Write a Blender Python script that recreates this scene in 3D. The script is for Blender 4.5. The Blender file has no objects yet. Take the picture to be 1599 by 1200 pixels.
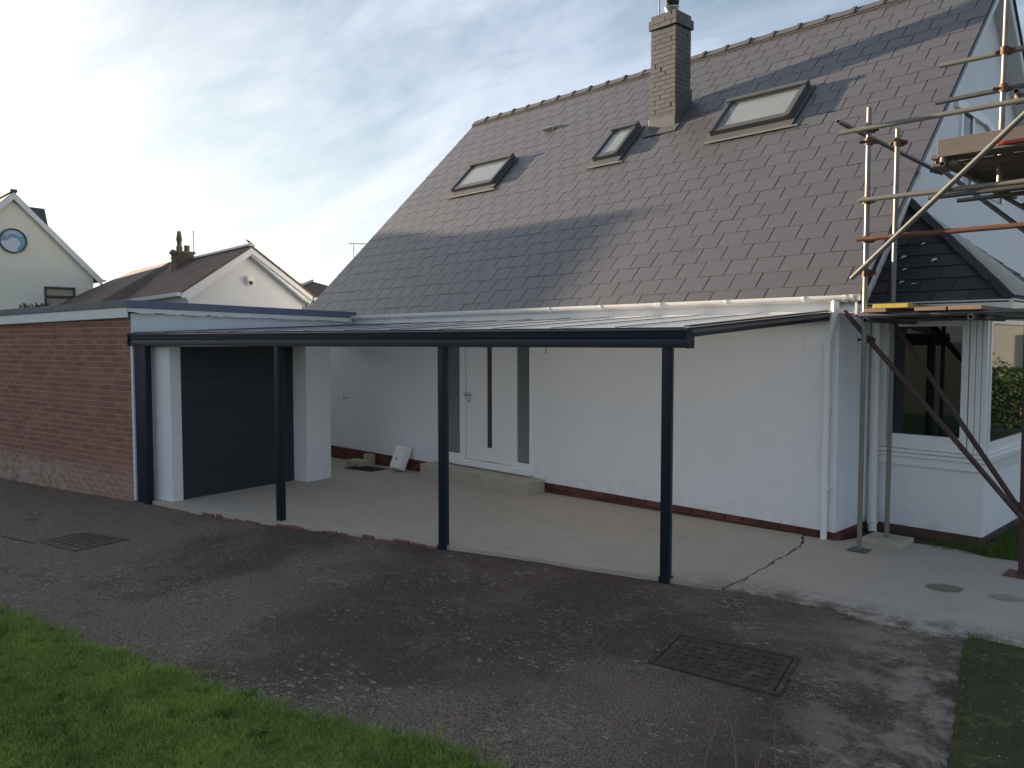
import bpy, bmesh, math, random
import numpy as np
from mathutils import Vector, Matrix

random.seed(7); rng = np.random.default_rng(7)
SC = bpy.context.scene
COL = SC.collection
R = math.radians

# ------------------------------------------------------------------ camera
cam_d = bpy.data.cameras.new('camera'); cam = bpy.data.objects.new('camera', cam_d); COL.objects.link(cam)
cam_d.sensor_width = 36.0; cam_d.lens = 27.92; cam_d.clip_start = 0.05; cam_d.clip_end = 6000
CAM = Vector((3.57, -8.25, 2.10))
AZ, PITCH = R(44.246), R(3.047)
_u = Vector((math.sin(AZ), -math.cos(AZ), 0)); _v = Vector((math.cos(AZ), math.sin(AZ), 0))
def level(x, y, z): return Vector((_u.x*x+_u.y*y, _v.x*x+_v.y*y, z))
rt = level(1, 0, 0); fw = level(0, math.cos(PITCH), -math.sin(PITCH)); up = rt.cross(fw)
mw = Matrix.Identity(4)
for i in range(3): mw[i][0] = rt[i]; mw[i][1] = up[i]; mw[i][2] = -fw[i]; mw[i][3] = CAM[i]
cam.matrix_world = mw
SC.camera = cam

# ------------------------------------------------------------------ sun, sky, exposure
SUN_E = R(7.4)
_sh = Vector((-1, -0.14, 0)).normalized()                  # towards the sun, level
SUNV = Vector((_sh.x*math.cos(SUN_E), _sh.y*math.cos(SUN_E), math.sin(SUN_E)))
sd = bpy.data.lights.new('sun', 'SUN'); sd.energy = 5.0; sd.angle = R(0.6); sd.color = (1.0, 0.83, 0.64)
so = bpy.data.objects.new('sun', sd); COL.objects.link(so)
so.rotation_euler = SUNV.to_track_quat('Z', 'Y').to_euler(); so.location = (-30, -8, 30)

world = bpy.data.worlds.new('World'); SC.world = world; world.use_nodes = True
wt = world.node_tree; wt.nodes.clear()
def WN(t, **k):
    n = wt.nodes.new(t)
    for a, b in k.items(): setattr(n, a, b)
    return n
def WL(a, b): wt.links.new(a, b)
def wmath(op, a, b=None, c=None, clamp=False):
    n = WN('ShaderNodeMath', operation=op); n.use_clamp = clamp
    for i, v in enumerate((a, b, c)):
        if v is None: continue
        if isinstance(v, (int, float)): n.inputs[i].default_value = v
        else: WL(v, n.inputs[i])
    return n.outputs[0]
sky = WN('ShaderNodeTexSky', sky_type='NISHITA'); sky.sun_disc = False
sky.sun_elevation = SUN_E; sky.sun_rotation = math.atan2(SUNV.x, SUNV.y)
sky.air_density = 1.0; sky.dust_density = 0.4; sky.ozone_density = 1.4
tc = WN('ShaderNodeTexCoord')
nrm = WN('ShaderNodeVectorMath', operation='NORMALIZE'); WL(tc.outputs['Generated'], nrm.inputs[0])
sep = WN('ShaderNodeSeparateXYZ'); WL(nrm.outputs[0], sep.inputs[0])
zz = wmath('ADD', wmath('MAXIMUM', sep.outputs[2], 0.0), 0.16)
pu = wmath('DIVIDE', sep.outputs[0], zz); pv = wmath('DIVIDE', sep.outputs[1], zz)
cmb = WN('ShaderNodeCombineXYZ'); WL(pu, cmb.inputs[0]); WL(pv, cmb.inputs[1])
mp = WN('ShaderNodeMapping'); mp.inputs['Rotation'].default_value = (0, 0, R(-28)); mp.inputs['Scale'].default_value = (0.42, 1.25, 1)
mp.inputs['Location'].default_value = (3.1, 1.7, 0)
WL(cmb.outputs[0], mp.inputs[0])
n1 = WN('ShaderNodeTexNoise'); n1.inputs['Scale'].default_value = 1.1; n1.inputs['Detail'].default_value = 9; n1.inputs['Roughness'].default_value = 0.58; n1.inputs['Distortion'].default_value = 0.9
WL(mp.outputs[0], n1.inputs['Vector'])
mp2 = WN('ShaderNodeMapping'); mp2.inputs['Rotation'].default_value = (0, 0, R(-40)); mp2.inputs['Scale'].default_value = (0.8, 2.2, 1)
WL(cmb.outputs[0], mp2.inputs[0])
n2 = WN('ShaderNodeTexNoise'); n2.inputs['Scale'].default_value = 2.2; n2.inputs['Detail'].default_value = 8; n2.inputs['Roughness'].default_value = 0.62; n2.inputs['Distortion'].default_value = 0.6
WL(mp2.outputs[0], n2.inputs['Vector'])
dt = WN('ShaderNodeVectorMath', operation='DOT_PRODUCT'); WL(nrm.outputs[0], dt.inputs[0]); dt.inputs[1].default_value = SUNV
sunny = wmath('MULTIPLY_ADD', dt.outputs['Value'], 0.5, 0.5)      # 0 away from the sun, 1 at the sun
glow = wmath('POWER', sunny, 5.0)
mixn = wmath('ADD', wmath('MULTIPLY', n1.outputs['Fac'], 0.68), wmath('MULTIPLY', n2.outputs['Fac'], 0.32))
low = wmath('SUBTRACT', 1.0, wmath('MULTIPLY', sep.outputs[2], 2.2), clamp=True)
mask = wmath('ADD', wmath('MULTIPLY', wmath('SUBTRACT', mixn, 0.40), 2.5), wmath('ADD', wmath('MULTIPLY', low, 0.30), wmath('MULTIPLY', glow, 0.30)))
mask = wmath('MINIMUM', wmath('MAXIMUM', mask, 0.10), 0.92)
cl = WN('ShaderNodeMix', data_type='RGBA')
cl.inputs['A'].default_value = (0.57, 0.65, 0.84, 1); cl.inputs['B'].default_value = (0.86, 0.84, 0.80, 1)
WL(wmath('POWER', sunny, 4.5, clamp=True), cl.inputs['Factor'])
skm = WN('ShaderNodeVectorMath', operation='SCALE'); WL(sky.outputs[0], skm.inputs[0]); skm.inputs['Scale'].default_value = 1.0
SKY_S = 0.05
clm = WN('ShaderNodeVectorMath', operation='SCALE'); WL(cl.outputs['Result'], clm.inputs[0]); clm.inputs['Scale'].default_value = 0.385 / SKY_S
mx = WN('ShaderNodeMix', data_type='RGBA'); WL(mask, mx.inputs['Factor']); WL(skm.outputs[0], mx.inputs['A']); WL(clm.outputs[0], mx.inputs['B'])
bg = WN('ShaderNodeBackground'); aur = WN('ShaderNodeVectorMath', operation='SCALE'); aur.inputs[0].default_value = (1.0, 0.86, 0.66); WL(wmath('MULTIPLY', wmath('POWER', sunny, 40.0), 0.35 / SKY_S), aur.inputs['Scale'])
addn = WN('ShaderNodeVectorMath', operation='ADD'); WL(mx.outputs['Result'], addn.inputs[0]); WL(aur.outputs[0], addn.inputs[1])
WL(addn.outputs[0], bg.inputs[0]); bg.inputs[1].default_value = SKY_S
wo = WN('ShaderNodeOutputWorld'); WL(bg.outputs[0], wo.inputs[0])

SC.view_settings.view_transform = 'Standard'; SC.view_settings.look = 'None'
SC.view_settings.exposure = 1.85; SC.view_settings.gamma = 1.0; SC.view_settings.use_curve_mapping = False
SC.cycles.max_bounces = 8; SC.cycles.transparent_max_bounces = 12

# ------------------------------------------------------------------ materials
class Mt:
    """small wrapper for a node material"""
    def __init__(s, name):
        s.m = bpy.data.materials.new(name); s.m.use_nodes = True
        s.t = s.m.node_tree; s.b = s.t.nodes['Principled BSDF']; s.out = s.t.nodes['Material Output']
        s.tc = s.t.nodes.new('ShaderNodeTexCoord')
    def n(s, t, **k):
        n = s.t.nodes.new(t)
        for a, b in k.items(): setattr(n, a, b)
        return n
    def l(s, a, b): s.t.links.new(a, b)
    def put(s, sock, v):
        if isinstance(v, (int, float)): sock.default_value = v
        elif isinstance(v, (tuple, list)): sock.default_value = tuple(v) + ((1,) if len(v) == 3 and sock.type == 'RGBA' else ())
        else: s.l(v, sock)
    def noise(s, scale, detail=4, rough=0.5, dist=0, vec=None, stretch=None):
        n = s.n('ShaderNodeTexNoise'); n.inputs['Scale'].default_value = scale; n.inputs['Detail'].default_value = detail
        n.inputs['Roughness'].default_value = rough; n.inputs['Distortion'].default_value = dist
        v = vec or s.tc.outputs['Object']
        if stretch:
            mpn = s.n('ShaderNodeMapping'); mpn.inputs['Scale'].default_value = stretch; s.l(v, mpn.inputs[0]); v = mpn.outputs[0]
        s.l(v, n.inputs['Vector']); return n.outputs['Fac']
    def voro(s, scale, out='Distance', rnd=1.0):
        n = s.n('ShaderNodeTexVoronoi'); n.inputs['Scale'].default_value = scale; n.inputs['Randomness'].default_value = rnd
        s.l(s.tc.outputs['Object'], n.inputs['Vector']); return n.outputs[out]
    def ramp(s, v, a, b, lo=0.0, hi=1.0):
        n = s.n('ShaderNodeMapRange'); n.interpolation_type = 'SMOOTHSTEP'
        s.put(n.inputs[0], v); n.inputs[1].default_value = a; n.inputs[2].default_value = b; n.inputs[3].default_value = lo; n.inputs[4].default_value = hi
        return n.outputs[0]
    def mix(s, f, a, b, mode='MIX'):
        n = s.n('ShaderNodeMix', data_type='RGBA', blend_type=mode); s.put(n.inputs['Factor'], f); s.put(n.inputs['A'], a); s.put(n.inputs['B'], b)
        return n.outputs['Result']
    def mth(s, op, a, b=0.0):
        n = s.n('ShaderNodeMath', operation=op); s.put(n.inputs[0], a); s.put(n.inputs[1], b); return n.outputs[0]
    def bump(s, h, strength=0.3, dist=0.01):
        n = s.n('ShaderNodeBump'); n.inputs['Strength'].default_value = strength; n.inputs['Distance'].default_value = dist
        s.l(h, n.inputs['Height']); s.l(n.outputs[0], s.b.inputs['Normal'])
    def rand(s):
        n = s.n('ShaderNodeObjectInfo'); return n.outputs['Random']
    def island(s):
        n = s.n('ShaderNodeNewGeometry'); return n.outputs['Random Per Island']
    def pos(s):
        n = s.n('ShaderNodeNewGeometry'); q = s.n('ShaderNodeSeparateXYZ'); s.l(n.outputs['Position'], q.inputs[0]); return q.outputs
    def set(s, color=None, rough=None, metal=None, spec=None, coat=None, sub=None):
        if color is not None: s.put(s.b.inputs['Base Color'], color)
        if rough is not None: s.put(s.b.inputs['Roughness'], rough)
        if metal is not None: s.put(s.b.inputs['Metallic'], metal)
        if spec is not None: s.put(s.b.inputs['Specular IOR Level'], spec)
        if coat is not None: s.put(s.b.inputs['Coat Weight'], coat)
        return s

def simple(name, c, rough=0.5, metal=0.0, var=0.12, scale=6, bump=0.0, bscale=60, spec=0.5):
    m = Mt(name); d = tuple(x*(1-var) for x in c); e = tuple(min(1, x*(1+var)) for x in c)
    m.set(m.mix(m.noise(scale, 6, 0.6), d, e), rough, metal, spec)
    if bump: m.bump(m.noise(bscale, 5, 0.6), bump, 0.004)
    return m.m

M = {}
# white painted render
m = Mt('white_render'); a = m.noise(0.8, 5, 0.6); g = m.noise(3.5, 6, 0.65, stretch=(1, 1, 0.25))
c = m.mix(a, (0.72, 0.72, 0.735), (0.80, 0.80, 0.81)); c = m.mix(m.ramp(g, 0.55, 0.8, 0, 0.25), c, (0.68, 0.68, 0.67))
Pz = m.pos()[2]
spl = m.mth('MULTIPLY', m.ramp(Pz, 0.06, 0.42, 1, 0), m.ramp(m.noise(6, 7, .7), .42, .70, 0, .34)); c = m.mix(spl, c, (0.46, 0.43, 0.39))
run_ = m.mth('MULTIPLY', m.ramp(Pz, 1.3, 2.5, 0, 1), m.ramp(m.noise(7, 5, .65, stretch=(1, 1, .05)), .56, .72, 0, .30)); c = m.mix(run_, c, (0.56, 0.55, 0.53))
m.set(c, 0.75); m.bump(m.mth('ADD', m.noise(70, 4, 0.6), m.mth('MULTIPLY', m.noise(7, 4, .6), 2.5)), 0.35, 0.006); M['render'] = m.m
M['conc_dark'] = simple('dark_old_mortar', (0.07, 0.068, 0.06), .95, var=.4, scale=30)
M['upvc'] = simple('white_plastic', (0.80, 0.80, 0.79), 0.28, var=0.03)
M['upvc_dirty'] = simple('weathered_white_plastic', (0.70, 0.68, 0.64), 0.35, var=0.10, scale=9)
M['white_paint'] = simple('white_board_paint', (0.70, 0.70, 0.70), 0.5, var=0.08, scale=4)
# slate
m = Mt('grey_slate'); r = m.rand(); isl = m.island()
f1 = m.mth('FRACT', m.mth('ADD', r, isl))
c = m.mix(f1, (0.083, 0.077, 0.077), (0.092, 0.085, 0.085)); c = m.mix(m.ramp(m.noise(9, 6, 0.65), 0.45, 0.75, 0, 0.35), c, (0.135, 0.125, 0.116))
c = m.mix(m.ramp(m.noise(60, 3, 0.6), 0.70, 0.78, 0, 0.5), c, (0.22, 0.21, 0.195))
m.set(c, 0.42, spec=0.8); m.bump(m.noise(45, 5, 0.6), 0.15, 0.003); M['slate'] = m.m
M['underlay'] = simple('dark_roof_underlay', (0.03, 0.03, 0.032), 0.9)
m = Mt('dark_slate'); c = m.mix(m.mth('FRACT', m.mth('ADD', m.rand(), m.island())), (0.035, 0.036, 0.042), (0.06, 0.06, 0.066)); m.set(c, 0.6, spec=0.35); m.bump(m.noise(50, 5, .6), .2, .003); M['slate_dark'] = m.m  # darker slate tone for the bay roof
M['ridge'] = simple('grey_ridge_tile', (0.10, 0.095, 0.098), 0.6, var=0.2, scale=12, bump=0.2)
M['mortar'] = simple('pale_mortar', (0.175, 0.158, 0.14), 0.9, var=0.2, scale=20, bump=0.4)
M['lead'] = simple('weathered_lead', (0.095, 0.092, 0.092), 0.55, var=0.25, scale=14, bump=0.2, bscale=20)
M['cream_and_sheen'] = simple('cream_tile_and_painted_sheen', (0.50, 0.46, 0.38), 0.7, var=0.3, scale=9, bump=0.3, bscale=20)  # cream for ridges, hip tiles and vent, and for the painted bay roof sheen
M['chim_brick'] = None
m = Mt('grey_painted_brick'); c = m.mix(m.rand(), (0.098, 0.092, 0.090), (0.130, 0.121, 0.116)); c = m.mix(m.ramp(m.noise(14, 5, .6), .5, .8, 0, .5), c, (0.165, 0.15, 0.138)); m.set(c, 0.8); m.bump(m.noise(90, 4, .6), .4, .004); M['chim_brick'] = m.m
M['chim_core'] = simple('grey_painted_mortar', (0.10, 0.092, 0.088), 0.9, var=0.2, scale=30, bump=0.3)
# red brick
m = Mt('red_brick'); r = m.rand(); isl = m.island(); f = m.mth('FRACT', m.mth('ADD', r, isl))
c = m.mix(f, (0.215, 0.092, 0.063), (0.325, 0.143, 0.098)); c = m.mix(m.ramp(m.noise(18, 6, .7), .45, .8, 0, .55), c, (0.29, 0.20, 0.165))
P = m.pos(); wea = m.mth('MULTIPLY', m.ramp(P[2], 0.02, 0.42, 1, 0), m.ramp(m.noise(7, 6, .7), .34, .62, 0, 0.85))
c = m.mix(wea, c, (0.42, 0.36, 0.30)); m.set(c, 0.88); m.bump(m.noise(110, 5, .65), .5, .004); M['brick'] = m.m
m = Mt('grey_brick_mortar'); c = m.mix(m.noise(9, 5, .6), (0.27, 0.22, 0.19), (0.46, 0.39, 0.34)); m.set(c, 0.95); m.bump(m.noise(160, 4, .6), .5, .003); M['brick_mortar'] = m.m
m = Mt('dark_red_plinth_brick'); f = m.mth('FRACT', m.mth('ADD', m.rand(), m.island()))
c = m.mix(f, (0.075, 0.026, 0.021), (0.15, 0.052, 0.038)); c = m.mix(m.ramp(m.noise(10, 6, .7), .5, .8, 0, .7), c, (0.07, 0.052, 0.044)); m.set(c, 0.88); m.bump(m.noise(90, 5, .65), .5, .004); M['plinth_brick'] = m.m
M['plinth_mortar'] = simple('dirty_plinth_mortar', (0.11, 0.07, 0.055), 0.95, var=0.3, scale=14)
# anthracite metal
m = Mt('anthracite_powder_coat'); m.set(m.mix(m.noise(5, 4), (0.008, 0.014, 0.026), (0.011, 0.018, 0.032)), 0.30, spec=0.3); M['anth'] = m.m
m = Mt('anthracite_garage_door'); m.set(m.mix(m.noise(3, 5), (0.024, 0.030, 0.038), (0.032, 0.039, 0.047)), 0.5, spec=0.4); m.bump(m.noise(140, 3, .5, stretch=(1, 1, .15)), .15, .002); M['gdoor'] = m.m
m = Mt('blue_grey_roof_trim'); c = m.mix(m.noise(3, 6, .6), (0.105, 0.125, 0.17), (0.14, 0.16, 0.205)); m.set(c, 0.5); m.bump(m.noise(25, 4, .6), .15, .004); M['trim'] = m.m
M['felt'] = simple('grey_roof_felt', (0.17, 0.17, 0.175), 0.8, var=0.25, scale=5, bump=0.4, bscale=120)
# glass kinds
m = Mt('dark_window_glass'); m.set((0.008, 0.010, 0.012), 0.02, spec=0.6); M['glass'] = m.m
m = Mt('frosted_door_glass'); c = m.mix(m.ramp(m.pos()[2], .2, 2.0), (0.20, 0.215, 0.21), (0.12, 0.135, 0.14)); m.set(c, 0.22, spec=0.6); M['frosted'] = m.m
m = Mt('brown_tinted_glass'); m.set((0.075, 0.058, 0.052), 0.2, spec=0.5); M['slit'] = m.m
m = Mt('roof_window_glass_over_blind'); c = m.mix(m.noise(2.5, 4), (0.18, 0.20, 0.195), (0.25, 0.265, 0.255)); m.set(c, 0.10, spec=0.6); M['skypane'] = m.m
M['skyframe'] = simple('grey_brown_roof_window_frame', (0.075, 0.075, 0.075), 0.45, var=0.15)
# canopy panels: clear twin wall sheet
m = Mt('clear_canopy_sheet'); t = m.t
tr = m.n('ShaderNodeBsdfTransparent'); tr.inputs[0].default_value = (0.86, 0.89, 0.90, 1)
tl = m.n('ShaderNodeBsdfTranslucent'); tl.inputs[0].default_value = (0.95, 0.96, 0.97, 1)
df = m.n('ShaderNodeBsdfDiffuse'); df.inputs[0].default_value = (0.9, 0.92, 0.93, 1)
gl = m.n('ShaderNodeBsdfGlossy'); gl.inputs['Roughness'].default_value = 0.12
x1 = m.n('ShaderNodeMixShader'); x1.inputs[0].default_value = 0.52; m.l(tl.outputs[0], x1.inputs[1]); m.l(df.outputs[0], x1.inputs[2])
x2 = m.n('ShaderNodeMixShader'); x2.inputs[0].default_value = 1.0; m.l(tr.outputs[0], x2.inputs[1]); m.l(x1.outputs[0], x2.inputs[2])
fr = m.n('ShaderNodeFresnel'); fr.inputs[0].default_value = 1.45
x3 = m.n('ShaderNodeMixShader'); m.l(m.mth('MULTIPLY', fr.outputs[0], 0.30), x3.inputs[0]); m.l(x2.outputs[0], x3.inputs[1]); m.l(gl.outputs[0], x3.inputs[2])
m.l(x3.outputs[0], m.out.inputs[0]); M['sheet'] = m.m
# concrete
m = Mt('beige_concrete'); a = m.noise(0.7, 6, .6); b = m.noise(2.6, 8, .7, 0.6); f = m.noise(40, 5, .7)
c = m.mix(a, (0.39, 0.335, 0.275), (0.50, 0.435, 0.36)); c = m.mix(m.ramp(b, .48, .72, 0, .6), c, (0.35, 0.305, 0.25)); c = m.mix(m.ramp(m.noise(1.4, 7, .7, 1.0), .58, .74, 0, .5), c, (0.54, 0.50, 0.45))
c = m.mix(m.ramp(f, .35, .65, 0, .25), c, (0.26, 0.238, 0.21)); c = m.mix(m.ramp(m.voro(34), 0.0, .10, .3, 0), c, (0.22, .20, .18))
Pp = m.pos(); edge = m.mth('MULTIPLY', m.ramp(m.mth('SUBTRACT', Pp[1], m.mth('MULTIPLY', Pp[0], 0.10)), -2.28, -1.75, 1, 0), m.mth('MULTIPLY', m.ramp(Pp[0], -0.6, 0.4), m.ramp(m.noise(5, 8, .75), .36, .62)))
c = m.mix(edge, c, (0.085, 0.07, 0.055))
m.set(c, 0.9); m.bump(m.mth('ADD', m.mth('MULTIPLY', f, .6), m.noise(150, 4, .6)), .35, .004); M['slab'] = m.m
M['conc_block'] = simple('rough_grey_concrete', (0.40, 0.36, 0.29), 0.95, var=0.25, scale=10, bump=0.5, bscale=70)
# old dark drive
m = Mt('weathered_dark_drive'); lo_ = m.noise(0.42, 5, .6, .5); mid = m.noise(1.7, 8, .68, .7); fine = m.noise(75, 4, .7); grit = m.voro(130); grit2 = m.noise(105, 5, .75); Pp = m.pos()
dusty = m.mth('ADD', m.ramp(m.mth('ADD', Pp[0], m.mth('MULTIPLY', Pp[1], 0.9)), -8.6, -11.4, 0, .38), m.mth('MULTIPLY', m.ramp(Pp[1], -4.6, -6.2), .22))   # thin dust towards the garage and the lawn
c = m.mix(m.ramp(m.mth('ADD', lo_, m.mth('MULTIPLY', dusty, .45)), .42, .64), (0.082, 0.057, 0.040), (0.225, 0.172, 0.127))
c = m.mix(m.ramp(mid, .5, .72, 0, .55), c, (0.215, 0.165, 0.125)); c = m.mix(m.ramp(m.noise(2.9, 7, .7), .55, .72, 0, .5), c, (0.050, 0.039, 0.032))
c = m.mix(m.ramp(m.noise(5.5, 6, .7), .56, .70, 0, .45), c, (0.16, 0.105, 0.072))
c = m.mix(m.ramp(fine, .44, .60, 0, .8), c, (0.030, 0.022, 0.017))
c = m.mix(m.ramp(grit2, .54, .66, 0, .85), c, (0.285, 0.228, 0.178))
worn = m.mth('MULTIPLY', m.ramp(m.mth('ADD', Pp[0], m.mth('MULTIPLY', Pp[1], 0.27)), 0.0, 1.15), m.ramp(m.noise(2.6, 9, .75, .15), .44, .60))
c = m.mix(m.mth('MULTIPLY', worn, .8), c, (0.31, 0.27, 0.225))
lich = m.mth('MULTIPLY', m.ramp(m.noise(24, 6, .7, stretch=(.55, 1, 1)), .56, .63), m.mth('ADD', m.ramp(m.noise(1.5, 6, .7), .44, .62), m.ramp(Pp[1], -4.9, -6.2, 0, .35)))
c = m.mix(m.mth('MULTIPLY', lich, .8), c, (0.33, 0.295, 0.25))
fleck = m.mth('MULTIPLY', m.ramp(m.noise(46, 4, .6), .63, .67), m.ramp(m.noise(2.3, 5, .6), .42, .60)); c = m.mix(m.mth('MULTIPLY', fleck, .8), c, (0.38, 0.35, 0.31))
spot = m.mth('MULTIPLY', m.ramp(m.voro(15), .16, .10), m.ramp(m.noise(3.3, 4, .6), .57, .64)); c = m.mix(m.mth('MULTIPLY', spot, .6), c, (0.30, 0.28, 0.25))
m.set(c, 0.93, spec=.3); hgt = m.mth('ADD', m.mth('MULTIPLY', grit, .7), m.mth('ADD', m.mth('MULTIPLY', fine, .6), m.mth('MULTIPLY', mid, 1.5))); m.bump(hgt, .8, .010); M['drive'] = m.m
m = Mt('bare_soil'); c = m.mix(m.noise(6, 8, .7), (0.03, 0.024, 0.018), (0.075, 0.06, 0.045)); m.set(c, 1.0); m.bump(m.noise(60, 6, .7), .8, .02); M['soil'] = m.m
m = Mt('lawn_soil_thatch'); c = m.mix(m.noise(5, 8, .7), (0.12, 0.19, 0.04), (0.18, 0.26, 0.06)); m.set(c, 1.0); m.bump(m.noise(90, 6, .7), .8, .02); M['thatch'] = m.m
m = Mt('mossy_gravel_soil'); c = m.mix(m.noise(4, 8, .7, .5), (0.03, 0.034, 0.018), (0.085, 0.098, 0.03)); c = m.mix(m.ramp(m.noise(2.2, 6, .7), .50, .62, 0, .8), c, (0.17, 0.165, 0.045)); c = m.mix(m.ramp(m.noise(120, 4, .7), .62, .70, 0, .7), c, (0.18, 0.17, 0.15)); m.set(c, 1.0); m.bump(m.noise(70, 7, .75), 1.0, .03); M['moss'] = m.m
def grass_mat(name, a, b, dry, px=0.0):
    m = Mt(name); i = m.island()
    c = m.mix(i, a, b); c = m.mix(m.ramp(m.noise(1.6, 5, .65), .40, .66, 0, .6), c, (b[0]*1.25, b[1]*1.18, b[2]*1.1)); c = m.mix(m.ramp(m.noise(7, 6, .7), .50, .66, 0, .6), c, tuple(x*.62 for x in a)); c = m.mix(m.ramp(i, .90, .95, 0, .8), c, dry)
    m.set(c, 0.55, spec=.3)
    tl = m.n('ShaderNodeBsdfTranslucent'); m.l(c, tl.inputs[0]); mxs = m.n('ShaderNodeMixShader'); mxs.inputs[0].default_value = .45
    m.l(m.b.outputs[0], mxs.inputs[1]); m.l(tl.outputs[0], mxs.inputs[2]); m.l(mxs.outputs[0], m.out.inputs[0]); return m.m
M['grass'] = grass_mat('lawn_grass', (0.125, 0.205, 0.042), (0.36, 0.475, 0.12), (0.20, 0.17, 0.07))
M['grass_dark'] = grass_mat('dark_green_grass', (0.07, 0.12, 0.024), (0.11, 0.17, 0.035), (0.12, 0.11, 0.05))
M['weed'] = grass_mat('weed_leaf', (0.10, 0.19, 0.035), (0.15, 0.26, 0.05), (0.07, 0.10, 0.03))
M['shrub'] = grass_mat('shrub_leaf', (0.025, 0.05, 0.012), (0.05, 0.09, 0.02), (0.08, 0.09, 0.04))
m = Mt('pale_pebble'); m.set(m.mix(m.island(), (0.10, 0.092, 0.082), (0.30, 0.28, 0.25)), .9); M['pebble'] = m.m
m = Mt('rough_turf'); m.set(m.mix(m.noise(.15, 6, .7), (0.045, 0.065, 0.025), (0.11, 0.12, 0.06)), 1.0); M['far_ground'] = m.m
M['stalk'] = simple('dry_stalk', (0.24, 0.17, 0.11), 0.8, var=.3, scale=30)
# scaffold
m = Mt('galvanised_scaffold_tube'); c = m.mix(m.noise(9, 6, .65, stretch=(1, 1, 1)), (0.14, 0.135, 0.118), (0.26, 0.248, 0.215)); c = m.mix(m.ramp(m.noise(5, 7, .7), .60, .74, 0, .6), c, (0.19, 0.13, 0.085)); m.set(c, .5, .35); M['galv'] = m.m
m = Mt('dark_galvanised_tube'); c = m.mix(m.noise(9, 6, .65), (0.085, 0.085, 0.085), (0.17, 0.165, 0.155)); m.set(c, .5, .5); M['galv_dark'] = m.m
m = Mt('rusty_scaffold_tube'); c = m.mix(m.noise(12, 6, .7), (0.085, 0.038, 0.024), (0.20, 0.09, 0.055)); c = m.mix(m.ramp(m.noise(4, 6, .7), .56, .72, 0, .7), c, (0.17, 0.14, 0.125)); m.set(c, .75, .25); M['rust_tube'] = m.m
m = Mt('maroon_scaffold_tube'); c = m.mix(m.noise(12, 6, .7), (0.050, 0.024, 0.023), (0.095, 0.05, 0.045)); c = m.mix(m.ramp(m.noise(4, 6, .7), .56, .72, 0, .7), c, (0.11, 0.09, 0.085)); m.set(c, .65, .25); M['maroon'] = m.m
M['coupler'] = simple('rusted_coupler_steel', (0.125, 0.068, 0.042), .7, .35, var=.5, scale=40, bump=.4)
M['coupler_dark'] = simple('dark_coupler_steel', (0.05, 0.045, 0.04), .6, .4, var=.4, scale=40)
m = Mt('weathered_scaffold_board'); c = m.mix(m.noise(4, 7, .65, stretch=(1, 12, 12)), (0.085, 0.072, 0.058), (0.17, 0.145, 0.115)); m.set(c, .85); m.bump(m.noise(5, 6, .7, stretch=(1, 16, 16)), .4, .004); M['board'] = m.m
m = Mt('grey_toe_board'); c = m.mix(m.noise(4, 7, .65, stretch=(1, 12, 12)), (0.105, 0.092, 0.078), (0.185, 0.16, 0.135)); m.set(c, .85); m.bump(m.noise(5, 6, .7, stretch=(1, 16, 16)), .4, .004); M['toe'] = m.m
m = Mt('orange_brown_board'); c = m.mix(m.noise(5, 7, .65, stretch=(12, 1, 12)), (0.20, 0.125, 0.075), (0.33, 0.22, 0.14)); m.set(c, .8); M['board_warm'] = m.m
M['yellow'] = simple('worn_yellow_paint', (0.50, 0.38, 0.07), .7, var=.35, scale=30)
M['red_tape'] = simple('red_plastic', (0.42, 0.06, 0.04), .5)
M['chrome'] = simple('brushed_steel', (0.55, 0.54, 0.52), .22, 1.0, var=.05)
M['rubber'] = simple('black_rubber', (0.018, 0.018, 0.018), .8, bump=.3)
m = Mt('rusty_cast_iron'); c = m.mix(m.noise(14, 6, .7), (0.028, 0.022, 0.018), (0.075, 0.058, 0.046)); c = m.mix(m.ramp(m.noise(6, 7, .75), .52, .66, 0, .8), c, (0.15, 0.12, 0.095)); m.set(c, .8, .15); m.bump(m.noise(80, 4, .6), .3, .003); M['iron'] = m.m
m = Mt('green_grey_cast_iron'); c = m.mix(m.noise(14, 6, .7), (0.055, 0.058, 0.042), (0.13, 0.13, 0.10)); m.set(c, .45, .4); m.bump(m.noise(80, 4, .6), .3, .003); M['iron_l'] = m.m
# neighbours
M['cream'] = simple('cream_render', (0.80, 0.76, 0.63), .85, var=.06, scale=.7, bump=.2)
M['pale_render'] = simple('pale_render', (0.66, 0.66, 0.65), .85, var=.05, scale=.7, bump=.2)
m = Mt('brown_concrete_tile'); c = m.mix(m.noise(2.2, 7, .7), (0.10, 0.062, 0.045), (0.185, 0.125, 0.09)); c = m.mix(m.ramp(m.noise(.9, 5, .6), .5, .7, 0, .6), c, (0.085, 0.07, 0.06)); m.set(c, .85); m.bump(m.noise(30, 4, .6), .4, .01); M['brown_tile'] = m.m
M['grey_tile'] = simple('dark_grey_tile', (0.09, 0.09, 0.095), .8, var=.25, scale=5)
M['brown_frame'] = simple('dark_brown_frame', (0.055, 0.045, 0.04), .5)
M['pot'] = simple('buff_chimney_pot', (0.16, 0.12, 0.09), .85, var=.2)
M['stack'] = simple('old_chimney_brick', (0.15, 0.115, 0.085), .9, var=.3, scale=12, bump=.4)
M['bird'] = simple('dark_feathers', (0.03, 0.028, 0.028), .7)
# window glass, cream with upright streaks
m = Mt('curtained_window'); c = m.mix(m.noise(3, 3, .5, stretch=(1, 8, .4)), (0.30, 0.26, 0.19), (0.52, 0.46, 0.34)); m.set(c, .08, spec=.6); M['curtain_glass'] = m.m

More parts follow.
